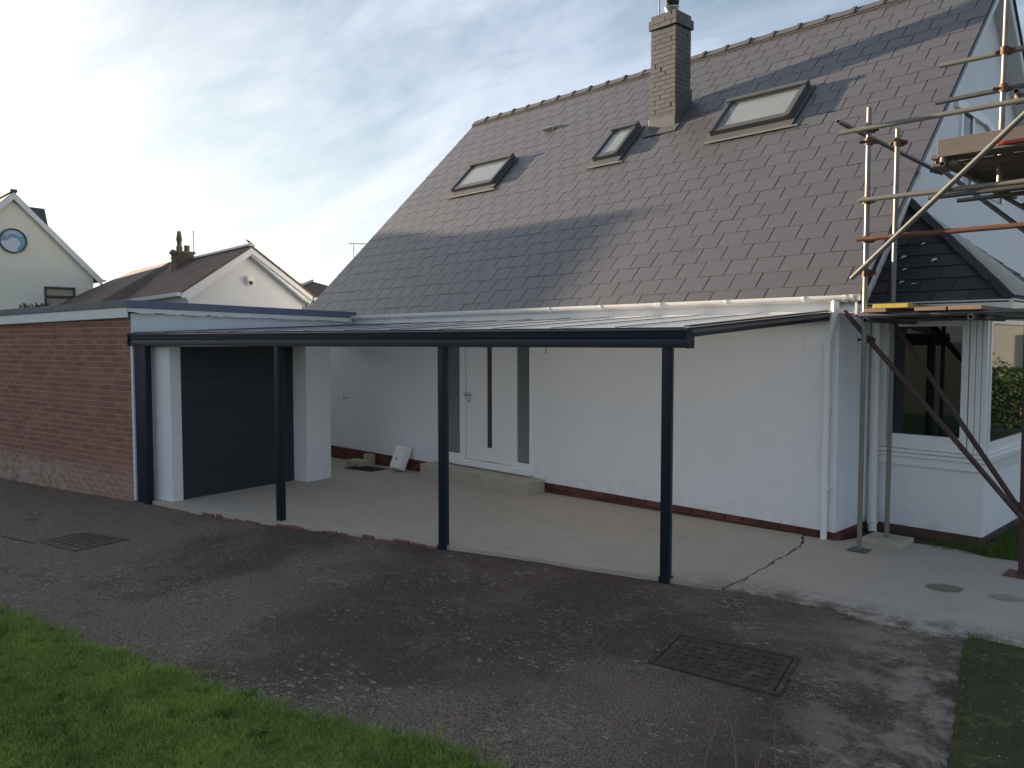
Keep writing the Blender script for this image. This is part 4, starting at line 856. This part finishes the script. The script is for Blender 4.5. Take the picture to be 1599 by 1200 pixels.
# manhole covers
def manhole(corners, label, mat, nx, ny):
    a, b, c_, d_ = [Vector((x, y, zd(x, y)+.006)) for x, y in corners]
    T = thing('manhole_cover', (a+b+c_+d_)/4, label, 'manhole cover', 'manhole covers in the driveway')
    F = lambda u, v, z: a.lerp(d_, u).lerp(b.lerp(c_, u), v)+Vector((0, 0, z))
    mb = MB(); t = .055
    mb.box(0, 1, 0, t, -.03, .005, F); mb.box(0, 1, 1-t, 1, -.03, .005, F); mb.box(0, t*.7, t, 1-t, -.03, .005, F); mb.box(1-t*.7, 1, t, 1-t, -.03, .005, F); mb.build('frame', mat, T)
    pl_ = MB(); g = .012; pl_.box(t*.7+g, 1-t*.7-g, t+g, 1-t-g, -.03, .002, F); plate = pl_.build('plate', mat, T)
    pm = MB()
    for i in range(nx):
        for j in range(ny):
            u = .09+.82*(i+.5)/nx; v = .11+.78*(j+.5)/ny; q = .32*(.82/nx); w = .20*(.78/ny)
            if (i+j) % 2: u0, u1, v0, v1 = u-q, u+q, v-w*.7, v+w*.7
            else: u0, u1, v0, v1 = u-q*.45, u+q*.45, v-w*1.7, v+w*1.7
            MB().box(u0, u1, v0, v1, .0015, .0085, F).build('tread_lug', mat, plate)
manhole([(.35, -3.44), (.51, -4.02), (1.36, -3.87), (1.19, -3.24)], 'dark rusty manhole cover set in the driveway nearest the camera', M['iron'], 9, 6)
manhole([(-6.71, -5.37), (-6.56, -5.88), (-5.75, -5.74), (-5.9, -5.12)], 'grey green ribbed manhole cover in the driveway near the brick garage', M['iron_l'], 10, 5)
# old joint lines in the drive by the left cover
mb = MB(); pts = jag([(-8.6, -6.35), (-7.6, -6.22), (-6.9, -6.05), (-6.5, -5.93)], 6, .015)
for (ax_, ay_), (bx_, by_) in zip(pts[:-1], pts[1:]):
    mb.add([(ax_, ay_-.012, zd(ax_, ay_)+.003), (bx_, by_-.012, zd(bx_, by_)+.003), (bx_, by_+.012, zd(bx_, by_)+.003), (ax_, ay_+.012, zd(ax_, ay_)+.003)], [(0, 1, 2, 3)])
mb.build('drive_joint', M['soil'], None, 'structure')

# ------------------------------------------------------------------ scaffold
SCF = thing('scaffold', (.35, -.23, 0), 'tubular steel scaffold with a boarded platform at the gable of the white house', 'scaffold')
TR = .0242
def tube(name, a, b, mat, r=TR): return MB().tube(a, b, r, 14, hollow=.005).build(name, mat, SCF)
tube('standard', (.35, -.23, .012), (.35, -.23, 4.39), M['galv']); tube('standard', (.41, .32, .055), (.42, .32, 4.27), M['galv'])
tube('standard', (1.72, -.05, .012), (1.68, -.05, 4.36), M['maroon']); tube('standard', (1.36, .28, 3.6), (1.39, .28, 6.6), M['galv'])
tube('standard', (2.6, .9, .01), (2.6, .9, 5.6), M['galv_dark']); tube('standard', (1.46, 1.75, 2.9), (1.46, 1.75, 3.75), M['galv_dark'])
Y1 = -.23-.052
tube('ledger', (.08, Y1, 4.18), (2.9, Y1, 4.16), M['galv']); tube('ledger', (.29, Y1, 3.49), (2.9, Y1, 3.465), M['galv']); tube('ledger', (.28, Y1, 3.11), (2.9, Y1, 3.10), M['rust_tube'])
tube('ledger', (.31, Y1+.0, 2.36), (2.9, Y1, 2.37), M['galv_dark']); tube('ledger', (.28, .32-.052, 2.33), (2.9, .27, 2.33), M['galv_dark'])
tube('guard_rail', (.80, .33, 4.81), (2.9, .33, 4.77), M['galv']); tube('guard_rail', (.77, .33, 4.46), (2.9, .33, 4.46), M['galv_dark'])
tube('transom', (.125, -.42, 4.262), (.40, 1.72, 4.03), M['galv_dark']); tube('transom', (1.63, -.36, 4.235), (1.63, 2.2, 4.20), M['galv_dark'])
tube('transom', (.43, -.42, 2.31), (.43, 1.2, 2.31), M['galv_dark']); tube('transom', (1.35, -.42, 2.32), (1.35, .6, 2.32), M['galv_dark'])
tube('transom', (1.05, -.32, 3.72), (1.05, 2.1, 3.72), M['galv_dark']); tube('transom', (1.75, -.32, 3.72), (1.75, 2.1, 3.72), M['galv_dark'])
tube('brace', (.25, Y1-.05, 2.72), (1.95, Y1-.05, 4.27), M['galv'])
tube('brace', (.125, -.18, 2.41), (1.76, -.13, .50), M['maroon']); tube('brace', (.43, .34, 2.28), (1.78, .02, .42), M['maroon'])
tube('brace', (.40, 1.62, 4.08), (1.9, 1.35, 2.72), M['galv_dark'])
tube('putlog', (.7, .42, 3.55), (2.5, .42, 3.55), M['galv_dark']); tube('putlog', (.7, 1.3, 3.63), (2.5, 1.3, 3.63), M['galv_dark'])
# lattice ladder beam under the deck
la_, lb_ = Vector((.62, 1.5, 4.00)), Vector((2.3, 1.2, 2.75)); off_ = Vector((.18, .10, .12))
tube('ladder_stile', la_, lb_, M['galv_dark'], .022); tube('ladder_stile', la_+off_, lb_+off_, M['galv_dark'], .022)
for i in range(9): tube('ladder_rung', la_.lerp(lb_, (i+.5)/9), (la_+off_).lerp(lb_+off_, (i+.5)/9), M['galv_dark'], .014)
cpm = MB(); cpm.tube((-.035, 0, 0), (.035, 0, 0), .036, 12); cpm.tube((0, -.035, .045), (0, .035, .045), .036, 12); cpm.box(-.03, .03, -.03, .03, .005, .045); cpm.box(-.012, .012, .03, .085, -.012, .012); cpm.box(-.012, .012, .06, .075, -.03, .03); cpm.box(-.02, .02, -.075, -.03, .03, .06)
cme = {}
for nm, mt in (('coupler', M['coupler']), ('coupler_d', M['coupler_dark'])):
    me = bpy.data.meshes.new('coupler'); me.from_pydata(cpm.v, [], cpm.f); me.materials.append(mt); cme[nm] = me
def coupler(p, dark=False, rz=0, ry=90):
    piece('coupler', cme['coupler_d' if dark else 'coupler'], SCF, Matrix.Translation(p) @ Matrix.Rotation(rz, 4, 'Z') @ Matrix.Rotation(R(ry), 4, 'Y'))
for p in ((.35, -.23, 4.18), (.35, -.23, 4.06), (.35, -.23, 3.49), (.35, -.23, 3.11), (.35, -.23, 2.78)): coupler(p, False, R(random.uniform(60, 120)))
for p in ((.42, .32, 4.13), (1.37, .28, 4.80), (1.37, .28, 4.46), (1.63, -.26, 4.19), (1.72, -.05, .62)): coupler(p, False, R(random.uniform(50, 120)))
for p in ((.35, -.23, 2.36), (.41, .30, 2.33), (.35, -.2, 2.12), (.39, 1.60, 4.05), (1.05, -.27, 3.75), (1.38, .28, 3.86), (1.72, -.08, 2.37), (1.35, -.26, 2.34)): coupler(p, True, R(random.uniform(50, 120)))
mb = MB(); mb.bbox(.26, .44, -.32, -.14, .002, .012, .002); mb.build('base_plate', M['galv_dark'], SCF)
mb = MB(); mb.bbox(1.60, 1.84, -.17, .07, .002, .012, .002); mb.build('base_plate', M['rust_tube'], SCF)
b_ = MB().bbox(.22, .62, .14, .50, -.01, .052, .008).build('paving_slab', M['conc_block'], None); tag(b_, 'small grey paving slab under the rear scaffold tube by the bay', 'paving slab')
# boards on the scaffold
GRP = 'scaffold boards on the upper platform'
names = ['nearest', 'second', 'third', 'fourth', 'fifth', 'sixth', 'seventh', 'eighth', 'ninth']
for i in range(9):
    y0 = -.24+i*.235; z0 = 3.755+(.04 if i == 0 else 0)
    b_ = MB().bbox(.96+random.uniform(-.04, .04)-(.03 if i == 0 else 0), 3.2, y0, y0+.222, z0-.005, z0+.034, .004).build('scaffold_board', M['board'], None)
    tag(b_, f'weathered plank of the high platform, {names[i]} from the viewer under the toe board', 'plank', GRP)
b_ = MB().bbox(.94, 1.16, -.27, .05, 3.712, 3.745, .004).build('packing_board', M['board'], None); tag(b_, 'short dark packing board under the corner of the high platform', 'plank')
tb = MB().bbox(.985, 3.2, -.262, -.224, 3.795, 3.955, .004).build('toe_board', M['toe'], None); tag(tb, 'grey brown toe board standing on edge along the high platform', 'toe board')
b_ = MB().bbox(1.48, 1.85, -.300, -.268, 3.815, 3.845, .006).build('red_strap', M['red_tape'], None); tag(b_, 'red strap lying beside the toe board of the high platform', 'strap')
lowb = [(.40, .60, 'board_warm', 2.385, 'thin brown board at the left end of the lower scaffold lift'), (.48, .80, 'board_warm', 2.424, 'brown board with a yellow painted end on the lower scaffold lift'), (.86, 1.13, 'board_warm', 2.387, 'brown board beside the yellow ended board on the lower scaffold lift'), (1.15, 1.42, 'board_warm', 2.388, 'rightmost brown board of the lower scaffold lift before the bay')]
for x0, x1, mt, z0, lb in lowb:
    T = MB().bbox(x0, x1, -.36, .62, z0, z0+.036, .004).build('scaffold_board', M[mt], None); tag(T, lb, 'plank', 'boards on the lower scaffold lift')
    if 'painted' in lb: MB().bbox(x0-.003, x1+.003, -.364, -.20, z0-.003, z0+.039, .004).build('painted_end', M['yellow'], T)

# ------------------------------------------------------------------ neighbouring houses
CH_ = thing('cream_house', (-26, -1.77, -.3), 'cream gabled house with a round wave window beyond the garage', 'house')
X = -26.0; AY, AZ_, HW = -1.77, 6.80, 2.32
mb = MB(); mb.prism([(X, AY-HW, -.4), (X, AY+HW, -.4), (X, AY+HW, AZ_-HW*1.03), (X, AY, AZ_-.02), (X, AY-HW, AZ_-HW*1.03)], (-9, 0, 0)); mb.build('wall', M['cream'], CH_)
for sgn in (-1, 1):
    e = AY+sgn*(HW+.24); ze = AZ_-(HW+.24)*1.03
    mb = MB(); mb.prism([(X+.16, AY, AZ_+.08), (X+.16, e, ze+.08), (X+.16, e, ze+.02), (X+.16, AY, AZ_+.02)], (-9.4, 0, 0)); rf = mb.build('roof', M['grey_tile'], CH_)
    mb = MB(); mb.prism([(X+.13, AY, AZ_+.05), (X+.13, e, ze+.05), (X+.13, e, ze-.16), (X+.13, AY, AZ_-.16)], (.045, 0, 0)); mb.prism([(X+.02, AY+sgn*.1, AZ_-.10), (X+.02, e, ze+.0), (X+.02, e, ze-.03), (X+.02, AY+sgn*.1, AZ_-.13)], (.11, 0, 0)); mb.build('barge_board', M['white_paint'], CH_)
    mb = MB(); mb.box(X-9, X+.16, min(e, e+sgn*.12), max(e, e+sgn*.12), ze+.0, ze+.07); mb.build('gutter', M['white_paint'], CH_)
MB().box(X-9.2, X+.2, AY-.10, AY+.10, AZ_+.06, AZ_+.15).build('ridge', M['grey_tile'], CH_)
mb = MB(); mb.prism([(X-1.2, AY+.55, 5.9), (X-1.2, AY+1.15, 6.62), (X-1.2, AY+1.22, 5.3)], (-2.2, 0, 0)); mb.prism([(X-1.1, AY-.2, 6.66), (X-1.1, AY+1.18, 6.62), (X-1.1, AY+1.30, 5.9), (X-1.1, AY+.4, 6.0)], (-2.4, 0, 0)); mb.build('dormer', M['grey_tile'], CH_)
mb = MB(); mb.box(X-6.3, X-5.7, AY-.9, AY-.45, 5, 7.25); mb.build('chimney', M['stack'], CH_)
# round window with a wave picture
wc = Vector((X+.02, -1.80, 5.33)); wr = .395
mb = MB(); n = 40
ring = [(wr*math.cos(2*math.pi*i/n), wr*math.sin(2*math.pi*i/n)) for i in range(n)]
vs = [(wc.x+.05, wc.y+a, wc.z+b) for a, b in ring]+[(wc.x+.05, wc.y+a*.90, wc.z+b*.90) for a, b in ring]+[(wc.x-.02, wc.y+a, wc.z+b) for a, b in ring]+[(wc.x-.02, wc.y+a*.9, wc.z+b*.9) for a, b in ring]
fs = []
for i in range(n): j = (i+1) % n; fs += [(i, j, n+j, n+i), (i, 2*n+i, 2*n+j, j), (n+i, n+j, 3*n+j, 3*n+i)]
rw = mb.add(vs, fs).build('round_window', M['brown_frame'], CH_)
m = Mt('blue_glass'); m.set(m.mix(m.noise(3, 4), (0.12, 0.23, 0.36), (0.26, 0.36, 0.46)), .25); Mblue = m.m
MB().add([(wc.x, wc.y+a*.9, wc.z+b*.9) for a, b in ring], [tuple(range(n))]).build('pane', Mblue, rw)
def wave(name, pts, col, dx):
    m = Mt(name); m.set(m.mix(m.noise(5, 4), tuple(x*.85 for x in col), tuple(min(1, x*1.1) for x in col)), .3)
    MB().prism([(wc.x+dx, wc.y+a*wr*.9, wc.z+b*wr*.9) for a, b in pts], (.004, 0, 0)).build('glass_wave', m.m, rw)
arc = lambda cx_, cy_, r_, a0, a1, k=14: [(cx_+r_*math.cos(R(a0+(a1-a0)*i/k)), cy_+r_*math.sin(R(a0+(a1-a0)*i/k))) for i in range(k+1)]
wave('teal_glass', arc(0, 0, .97, -75, 60)+arc(.15, -.05, .42, 80, -100), (0.12, 0.35, 0.40), .003)
wave('white_glass', arc(0, 0, .97, 185, 290)+arc(.05, -.20, .50, -60, 150), (0.55, 0.60, 0.66), .0075)
wave('pale_blue_glass', arc(0, .1, .86, 150, 30)+arc(0, .0, .62, 30, 150), (0.38, 0.50, 0.62), .012)
# rectangular window
mb = MB(); y0, y1, z0, z1 = -.95, -.03, 2.5, 3.92
for a, b, c_, d_ in ((y0, y0+.06, z0, z1), (y1-.07, y1, z0, z1), (y0+.06, y1-.07, z1-.075, z1), (y0+.06, y1-.07, 3.55, 3.63)): mb.box(X-.02, X+.05, a, b, c_, d_)
rw2 = mb.build('window', M['brown_frame'], CH_)
MB().box(X-.01, X+.012, y0+.06, y1-.07, 3.63, z1-.075).build('pane', M['curtain_glass'], rw2); MB().box(X-.01, X+.012, y0+.06, y1-.07, z0, 3.55).build('pane', M['curtain_glass'], rw2)

BG = thing('bungalow', (-15, .8, -.2), 'pale bungalow with a brown tiled roof and white barge boards behind the garage', 'bungalow')
X = -15.0; AY, AZ_, HW = .80, 4.36, 1.45; sl = .70
ro = R(-4)
def BF(x, y, z): dx, dy = x-X, y-AY; return Vector((X+dx*math.cos(ro)-dy*math.sin(ro), AY+dx*math.sin(ro)+dy*math.cos(ro), z))
mb = MB(); mb.prism([BF(X, AY-HW, -.4), BF(X, AY+HW, -.4), BF(X, AY+HW, AZ_-HW*sl-.02), BF(X, AY, AZ_-.05), BF(X, AY-HW, AZ_-HW*sl-.02)], BF(X-8, AY, 0)-BF(X, AY, 0)); mb.build('wall', M['pale_render'], BG)
for sgn in (-1, 1):
    e = AY+sgn*(HW+.22); ze = AZ_-(HW+.22)*sl; dv = BF(X-5.2, AY, 0)-BF(X, AY, 0)
    mb = MB(); mb.prism([BF(X+.24, AY, AZ_+.07), BF(X+.24, e, ze+.07), BF(X+.24, e, ze+.02), BF(X+.24, AY, AZ_+.02)], dv*1.05)
    # tile courses stand proud one over the other
    for k in range(9):
        t0, t1 = k/9, (k+1.08)/9; f = lambda t: (AY+(e-AY)*(1-t), ze+(AZ_-ze)*(1-t) if False else ze+(AZ_-ze)*t)
        (ya, za), (yb, zb_) = f(t0), f(min(1, t1)); mb.prism([BF(X+.245, ya, za+.071), BF(X+.245, ya, za+.083), BF(X+.245, yb, zb_+.076), BF(X+.245, yb, zb_+.07)], dv*1.055)
    mb.build('roof', M['brown_tile'], BG)
    mb = MB(); mb.prism([BF(X+.20, AY, AZ_+.05), BF(X+.20, e, ze+.05), BF(X+.20, e, ze-.10), BF(X+.20, AY, AZ_-.12)], BF(X+.03, AY, 0)-BF(X, AY, 0)); mb.prism([BF(X+.02, AY, AZ_-.03), BF(X+.02, e, ze-.02), BF(X+.02, e-sgn*.16, ze-.13), BF(X+.02, AY, AZ_-.16)], BF(X+.17, AY, 0)-BF(X, AY, 0)); mb.build('barge_board', M['white_paint'], BG)
    mb = MB(); mb.prism([BF(X+.2, e, ze+.05), BF(X+.2, e+sgn*.10, ze+.05), BF(X+.2, e+sgn*.08, ze-.03), BF(X+.2, e, ze-.04)], BF(X-5, AY, 0)-BF(X, AY, 0)); mb.build('gutter', M['white_paint'], BG)
MB().prism([BF(X+.25, AY-.09, AZ_+.06), BF(X+.25, AY, AZ_+.14), BF(X+.25, AY+.09, AZ_+.06)], BF(X-5.3, AY, 0)-BF(X, AY, 0)).build('ridge', M['cream_and_sheen'], BG)
# lower hipped roof further back
b0 = [BF(X-4, AY-2.6, 3.05), BF(X-12, AY-2.6, 3.05), BF(X-12, AY+2.6, 3.05), BF(X-4, AY+2.6, 3.05)]; t0, t1 = BF(X-6.0, AY, 4.52), BF(X-10, AY, 4.52)
MB().add(b0+[t0, t1], [(0, 1, 5, 4), (1, 2, 5), (2, 3, 4, 5), (3, 0, 4), (0, 3, 2, 1)]).build('rear_roof', M['brown_tile'], BG)
cb0 = Vector((-19.0, .82, 0)); mb = MB(); mb.bbox(-19.25, -18.85, .58, 1.06, 3.6, 4.56, .01); mb.bbox(-19.29, -18.81, .54, 1.10, 4.56, 4.63, .01); ck = mb.build('chimney', M['stack'], BG)
mb = MB(); mb.lathe((-19.0, .72, 4.63), [(.075, 0), (.085, .06), (.085, .12), (.06, .16), (.065, .30), (.085, .30), (.05, .52), (.045, .56)], 12); mb.build('chimney_pot', M['pot'], ck)
mb = MB(); mb.lathe((-19.0, .93, 4.63), [(.075, 0), (.075, .13), (.085, .15), (.06, .18)], 12); mb.build('chimney_pot', M['pot'], ck)
mb = MB(); mb.tube((-19, 1.12, 4.3), (-19, 1.12, 5.22), .012, 6); mb.tube((-19, 1.06, 5.21), (-19, 1.18, 5.21), .008, 6); mb.build('aerial_mast', M['galv_dark'], ck)
mb = MB(); mb.lathe((-18.82, .47, 4.46), [(.01, 0), (.06, .03), (.07, .12), (.05, .18)], 12); mb.tube((-18.9, .42, 4.42), (-18.8, .62, 4.36), .012, 6); mb.build('satellite_dish', M['lead'], ck)
lc = BF(X+.06, AY+.02, 3.62); mb = MB(); mb.bbox(lc.x-.05, lc.x+.05, lc.y-.10, lc.y+.08, lc.z-.05, lc.z+.08, .03); lamp = mb.build('security_light', M['cream'], BG); MB().lathe((lc.x+.04, lc.y+.0, lc.z-.13), [(.015, 0), (.04, .02), (.045, .06), (.03, .09)], 12).build('motion_sensor', M['brown_frame'], lamp)
# bird on the bungalow ridge
bp = BF(X+.05, AY, AZ_+.14); mb = MB()
mb.path([bp+Vector((0, -.10, .13)), bp+Vector((0, -.055, .105)), bp+Vector((0, -.01, .08)), bp+Vector((0, .04, .065)), bp+Vector((0, .08, .045)), bp+Vector((0, .15, .02))], [.012, .022, .036, .034, .018, .008], 10)
mb.lathe(bp+Vector((0, -.075, .10)), [(.008, 0), (.024, .012), (.026, .03), (.016, .046), (.003, .052)], 10); mb.tube(bp+Vector((0, -.095, .125)), bp+Vector((0, -.135, .12)), .007, 6, .001)
for dx in (-.012, .012): mb.tube(bp+Vector((dx, 0, .055)), bp+Vector((dx, .005, 0)), .004, 5)
for v in mb.v: v[:] = bp+(v-bp)*.62
tag(mb.build('bird', M['bird'], None), 'small dark bird perched on the bungalow roof apex', 'bird')
# far hipped roof
FH = thing('far_house', (-30, 12, -.2), 'distant house with a brown hipped roof just left of the slate roof', 'house')
b0 = [(-29, 8.7, 4.0), (-37, 8.7, 4.0), (-37, 15.2, 4.0), (-29, 15.2, 4.0)]
MB().add([Vector(v) for v in b0]+[Vector((-31.0, 11.9, 5.02)), Vector((-34.5, 11.9, 5.02))], [(0, 1, 5, 4), (1, 2, 5), (2, 3, 4, 5), (3, 0, 4), (0, 3, 2, 1)]).build('roof', M['brown_tile'], FH)
MB().box(-36.7, -29.3, 9.0, 14.9, -.4, 3.99).build('wall', M['pale_render'], FH)
mb = MB(); mb.tube((-28.98, 8.68, 4.03), (-30.95, 11.85, 5.06), .07, 6); mb.build('hip_tiles', M['cream_and_sheen'], FH)
# aerial beyond the verge of the slate roof
AE = thing('tv_aerial', (-13.3, 2.7, 0), 'thin grey television aerial showing past the slate roof verge', 'aerial')
mb = MB(); mb.tube((-13.3, 2.72, -.2), (-13.3, 2.72, 4.52), .014, 8); mb.build('mast', M['galv'], AE)
mb = MB(); mb.tube((-13.3, 2.55, 4.50), (-13.3, 3.5, 4.58), .010, 6)
for i in range(6): mb.tube((-13.42, 2.72+.11*i, 4.51+.009*i), (-13.18, 2.72+.11*i, 4.51+.009*i), .006, 5)
mb.tube((-13.3, 2.62, 4.10), (-13.3, 2.62, 4.51), .006, 5); mb.build('boom', M['galv'], AE)

# shrubs
def shrub(name, base, h, r, nl, ls, mat, label, spiky=False):
    T = thing(name, base, label, 'shrub'); B = Vector(base)
    st = MB()
    for k in range(6):
        a = 2*math.pi*k/6+.4; st.path([B, B+Vector((math.cos(a)*r*.25, math.sin(a)*r*.25, h*.5)), B+Vector((math.cos(a)*r*.6, math.sin(a)*r*.6, h*.85))], [.03, .02, .008], 6)
    st.build('stem', M['stalk'], T); lv = MB()
    for k in range(nl):
        a = random.uniform(0, 6.283); q = random.random()**.5; zz_ = random.random()
        rad = r*q*(.55+.6*math.sin(math.pi*min(1, zz_*.9+.1)))*(1+.25*math.sin(3*a+5*zz_)); p = B+Vector((math.cos(a)*rad, math.sin(a)*rad, h*(.15+.85*zz_)))
        d = Vector((math.cos(a)*random.uniform(.3, 1), math.sin(a)*random.uniform(.3, 1), random.uniform(-.2, 1.2) if not spiky else random.uniform(.5, 2))).normalized(); s = d.cross(Vector((random.random(), random.random(), random.random()+.1))).normalized(); L_ = ls*random.uniform(.6, 1.3); w = L_*(.28 if not spiky else .07)
        lv.add([p, p+d*L_*.5+s*w, p+d*L_, p+d*L_*.5-s*w], [(0, 1, 2), (0, 2, 3)])
    lv.build('foliage', mat, T, 'stuff')
shrub('shrub', (-15.6, 3.55, -.2), 3.35, .8, 2600, .13, M['shrub'], 'dark leafy shrub between the bungalow and the slate roof')
shrub('spiky_plant', (-13.6, 1.75, -.2), 3.15, .35, 260, .35, M['shrub'], 'spiky leaved plant against the bungalow wall above the garage roof', True)
shrub('shrub', (-22.3, -2.1, -.2), 3.35, .65, 2400, .11, M['shrub'], 'small shrub in front of the cream house at the left edge')

# dry stalks and weeds near the camera
def stalk(base, h, label, seed, fork=True):
    random.seed(seed); T = thing('dry_weed', base, label, 'weed', 'dry weed stalks at the bottom edge'); B = Vector(base)
    pts = [B]; d = Vector((random.uniform(-.12, .12), random.uniform(-.12, .12), 1))
    for i in range(6): d = (d+Vector((random.gauss(0, .09), random.gauss(0, .09), 0))); pts.append(pts[-1]+d.normalized()*h/6)
    MB().path(pts, [.0035, .0032, .003, .0027, .0023, .002, .0012], 6).build('stem', M['stalk'], T)
    if fork:
        for j in (2, 3, 4):
            q = pts[j]; dd = Vector((random.uniform(-1, 1), random.uniform(-1, 1), 1.1)).normalized(); MB().path([q, q+dd*h*.12, q+dd*h*.22+Vector((0, 0, .02))], [.002, .0016, .001], 5).build('twig', M['stalk'], T)
for i, (x, y, h, lb) in enumerate(((1.51, -4.93, .43, 'tall dry brown weed stalk, leftmost at the bottom edge'), (1.66, -4.90, .40, 'forked dry weed stalk right of the leftmost one at the bottom edge'), (1.77, -4.70, .32, 'thin straight dry stalk in the middle of the weeds at the bottom edge'), (1.90, -4.60, .34, 'branching dry weed stalk, rightmost at the bottom edge'), (1.76, -4.87, .2, 'short leaning dry stem between the weed stalks at the bottom edge'))):
    stalk((x, y, zd(x, y)), h, lb, 40+i, i != 2)
random.seed(99)
def leafy_weed(x, y, r, lab):
    T = MB(); z = zlawn(x, y)+.015 if y < edge_y(x) else zd(x, y)
    for k in range(46):
        a = random.uniform(0, 6.283); L_ = r*random.uniform(.5, 1.0); d = Vector((math.cos(a), math.sin(a), random.uniform(.15, .9))).normalized(); s = Vector((-math.sin(a), math.cos(a), 0)); p = Vector((x, y, z))+d*random.uniform(0, r*.35); w = L_*.22
        T.add([p, p+d*L_*.45+s*w, p+d*L_+Vector((0, 0, -.25*L_)), p+d*L_*.45-s*w], [(0, 1, 2), (0, 2, 3)])
    tag(T.build('leafy_weed', M['weed'], None), lab, 'weed', 'leafy weeds along the lawn edge')
for x, y, r, lb in ((-2.05, -6.36, .07, 'leafy weed clump on the lawn edge, furthest left'), (-1.0, -6.05, .06, 'leafy weed on the lawn edge left of the middle'), (-.78, -6.32, .06, 'leafy weed in the lawn below the pale grit'), (-.40, -6.3, .075, 'broad leafy weed in the lawn near the driveway'), (.10, -5.80, .06, 'leafy weed on the lawn edge, furthest right'), (-1.7, -6.9, .05, 'low leafy weed in the open lawn at the left')): leafy_weed(x, y, r, lb)

# ------------------------------------------------------------------ beyond the frame: added shading bungalow, reflected house and shrubs
NB = thing('added_shade_house', (-29, -12, -.3), 'long added bungalow, unseen outside the left of the picture, put in to shade the drive', 'house')  # unseen house added to block the low sun from the ground
MB().box(-34, -24.5, -21, -5.0, -.5, 3.3).build('wall', M['pale_render'], NB)
MB().prism([(-34.5, -21.3, 3.3), (-29.2, -21.3, 5.7), (-24.0, -21.3, 3.3)], (0, 16.5, 0)).build('roof', M['brown_tile'], NB)
OH = thing('opposite_house', (9, 30, 0), 'pale house across the road, seen only as a reflection in the bay window', 'house')
MB().box(5, 13, 28, 36, -.5, 4.6).build('wall', M['cream'], OH); MB().prism([(4.6, 27.6, 4.6), (13.4, 27.6, 4.6), (9, 27.6, 7.6)], (0, 8.8, 0)).build('roof', M['brown_tile'], OH)
for i, yy in enumerate((5.8, 8.2, 10.8)):
    w_ = MB().box(yy, yy+1.2, 27.95, 28.02, 1.0, 2.4).build('window', M['glass'], OH)
for i, (x, y, h) in enumerate(((4.6, 15.5, 1.5), (6.6, 17, 1.9), (8.6, 18.5, 1.6), (3.4, 13.5, 1.3))): shrub('garden_shrub', (x, y, -.1), h, 1.7, 4200, .11, M['shrub'], ['rounded garden shrub right of the house, nearest the road corner', 'taller garden shrub right of the house', 'low garden shrub in front of the opposite house', 'garden shrub right of the house, closest to the lawn'][i])
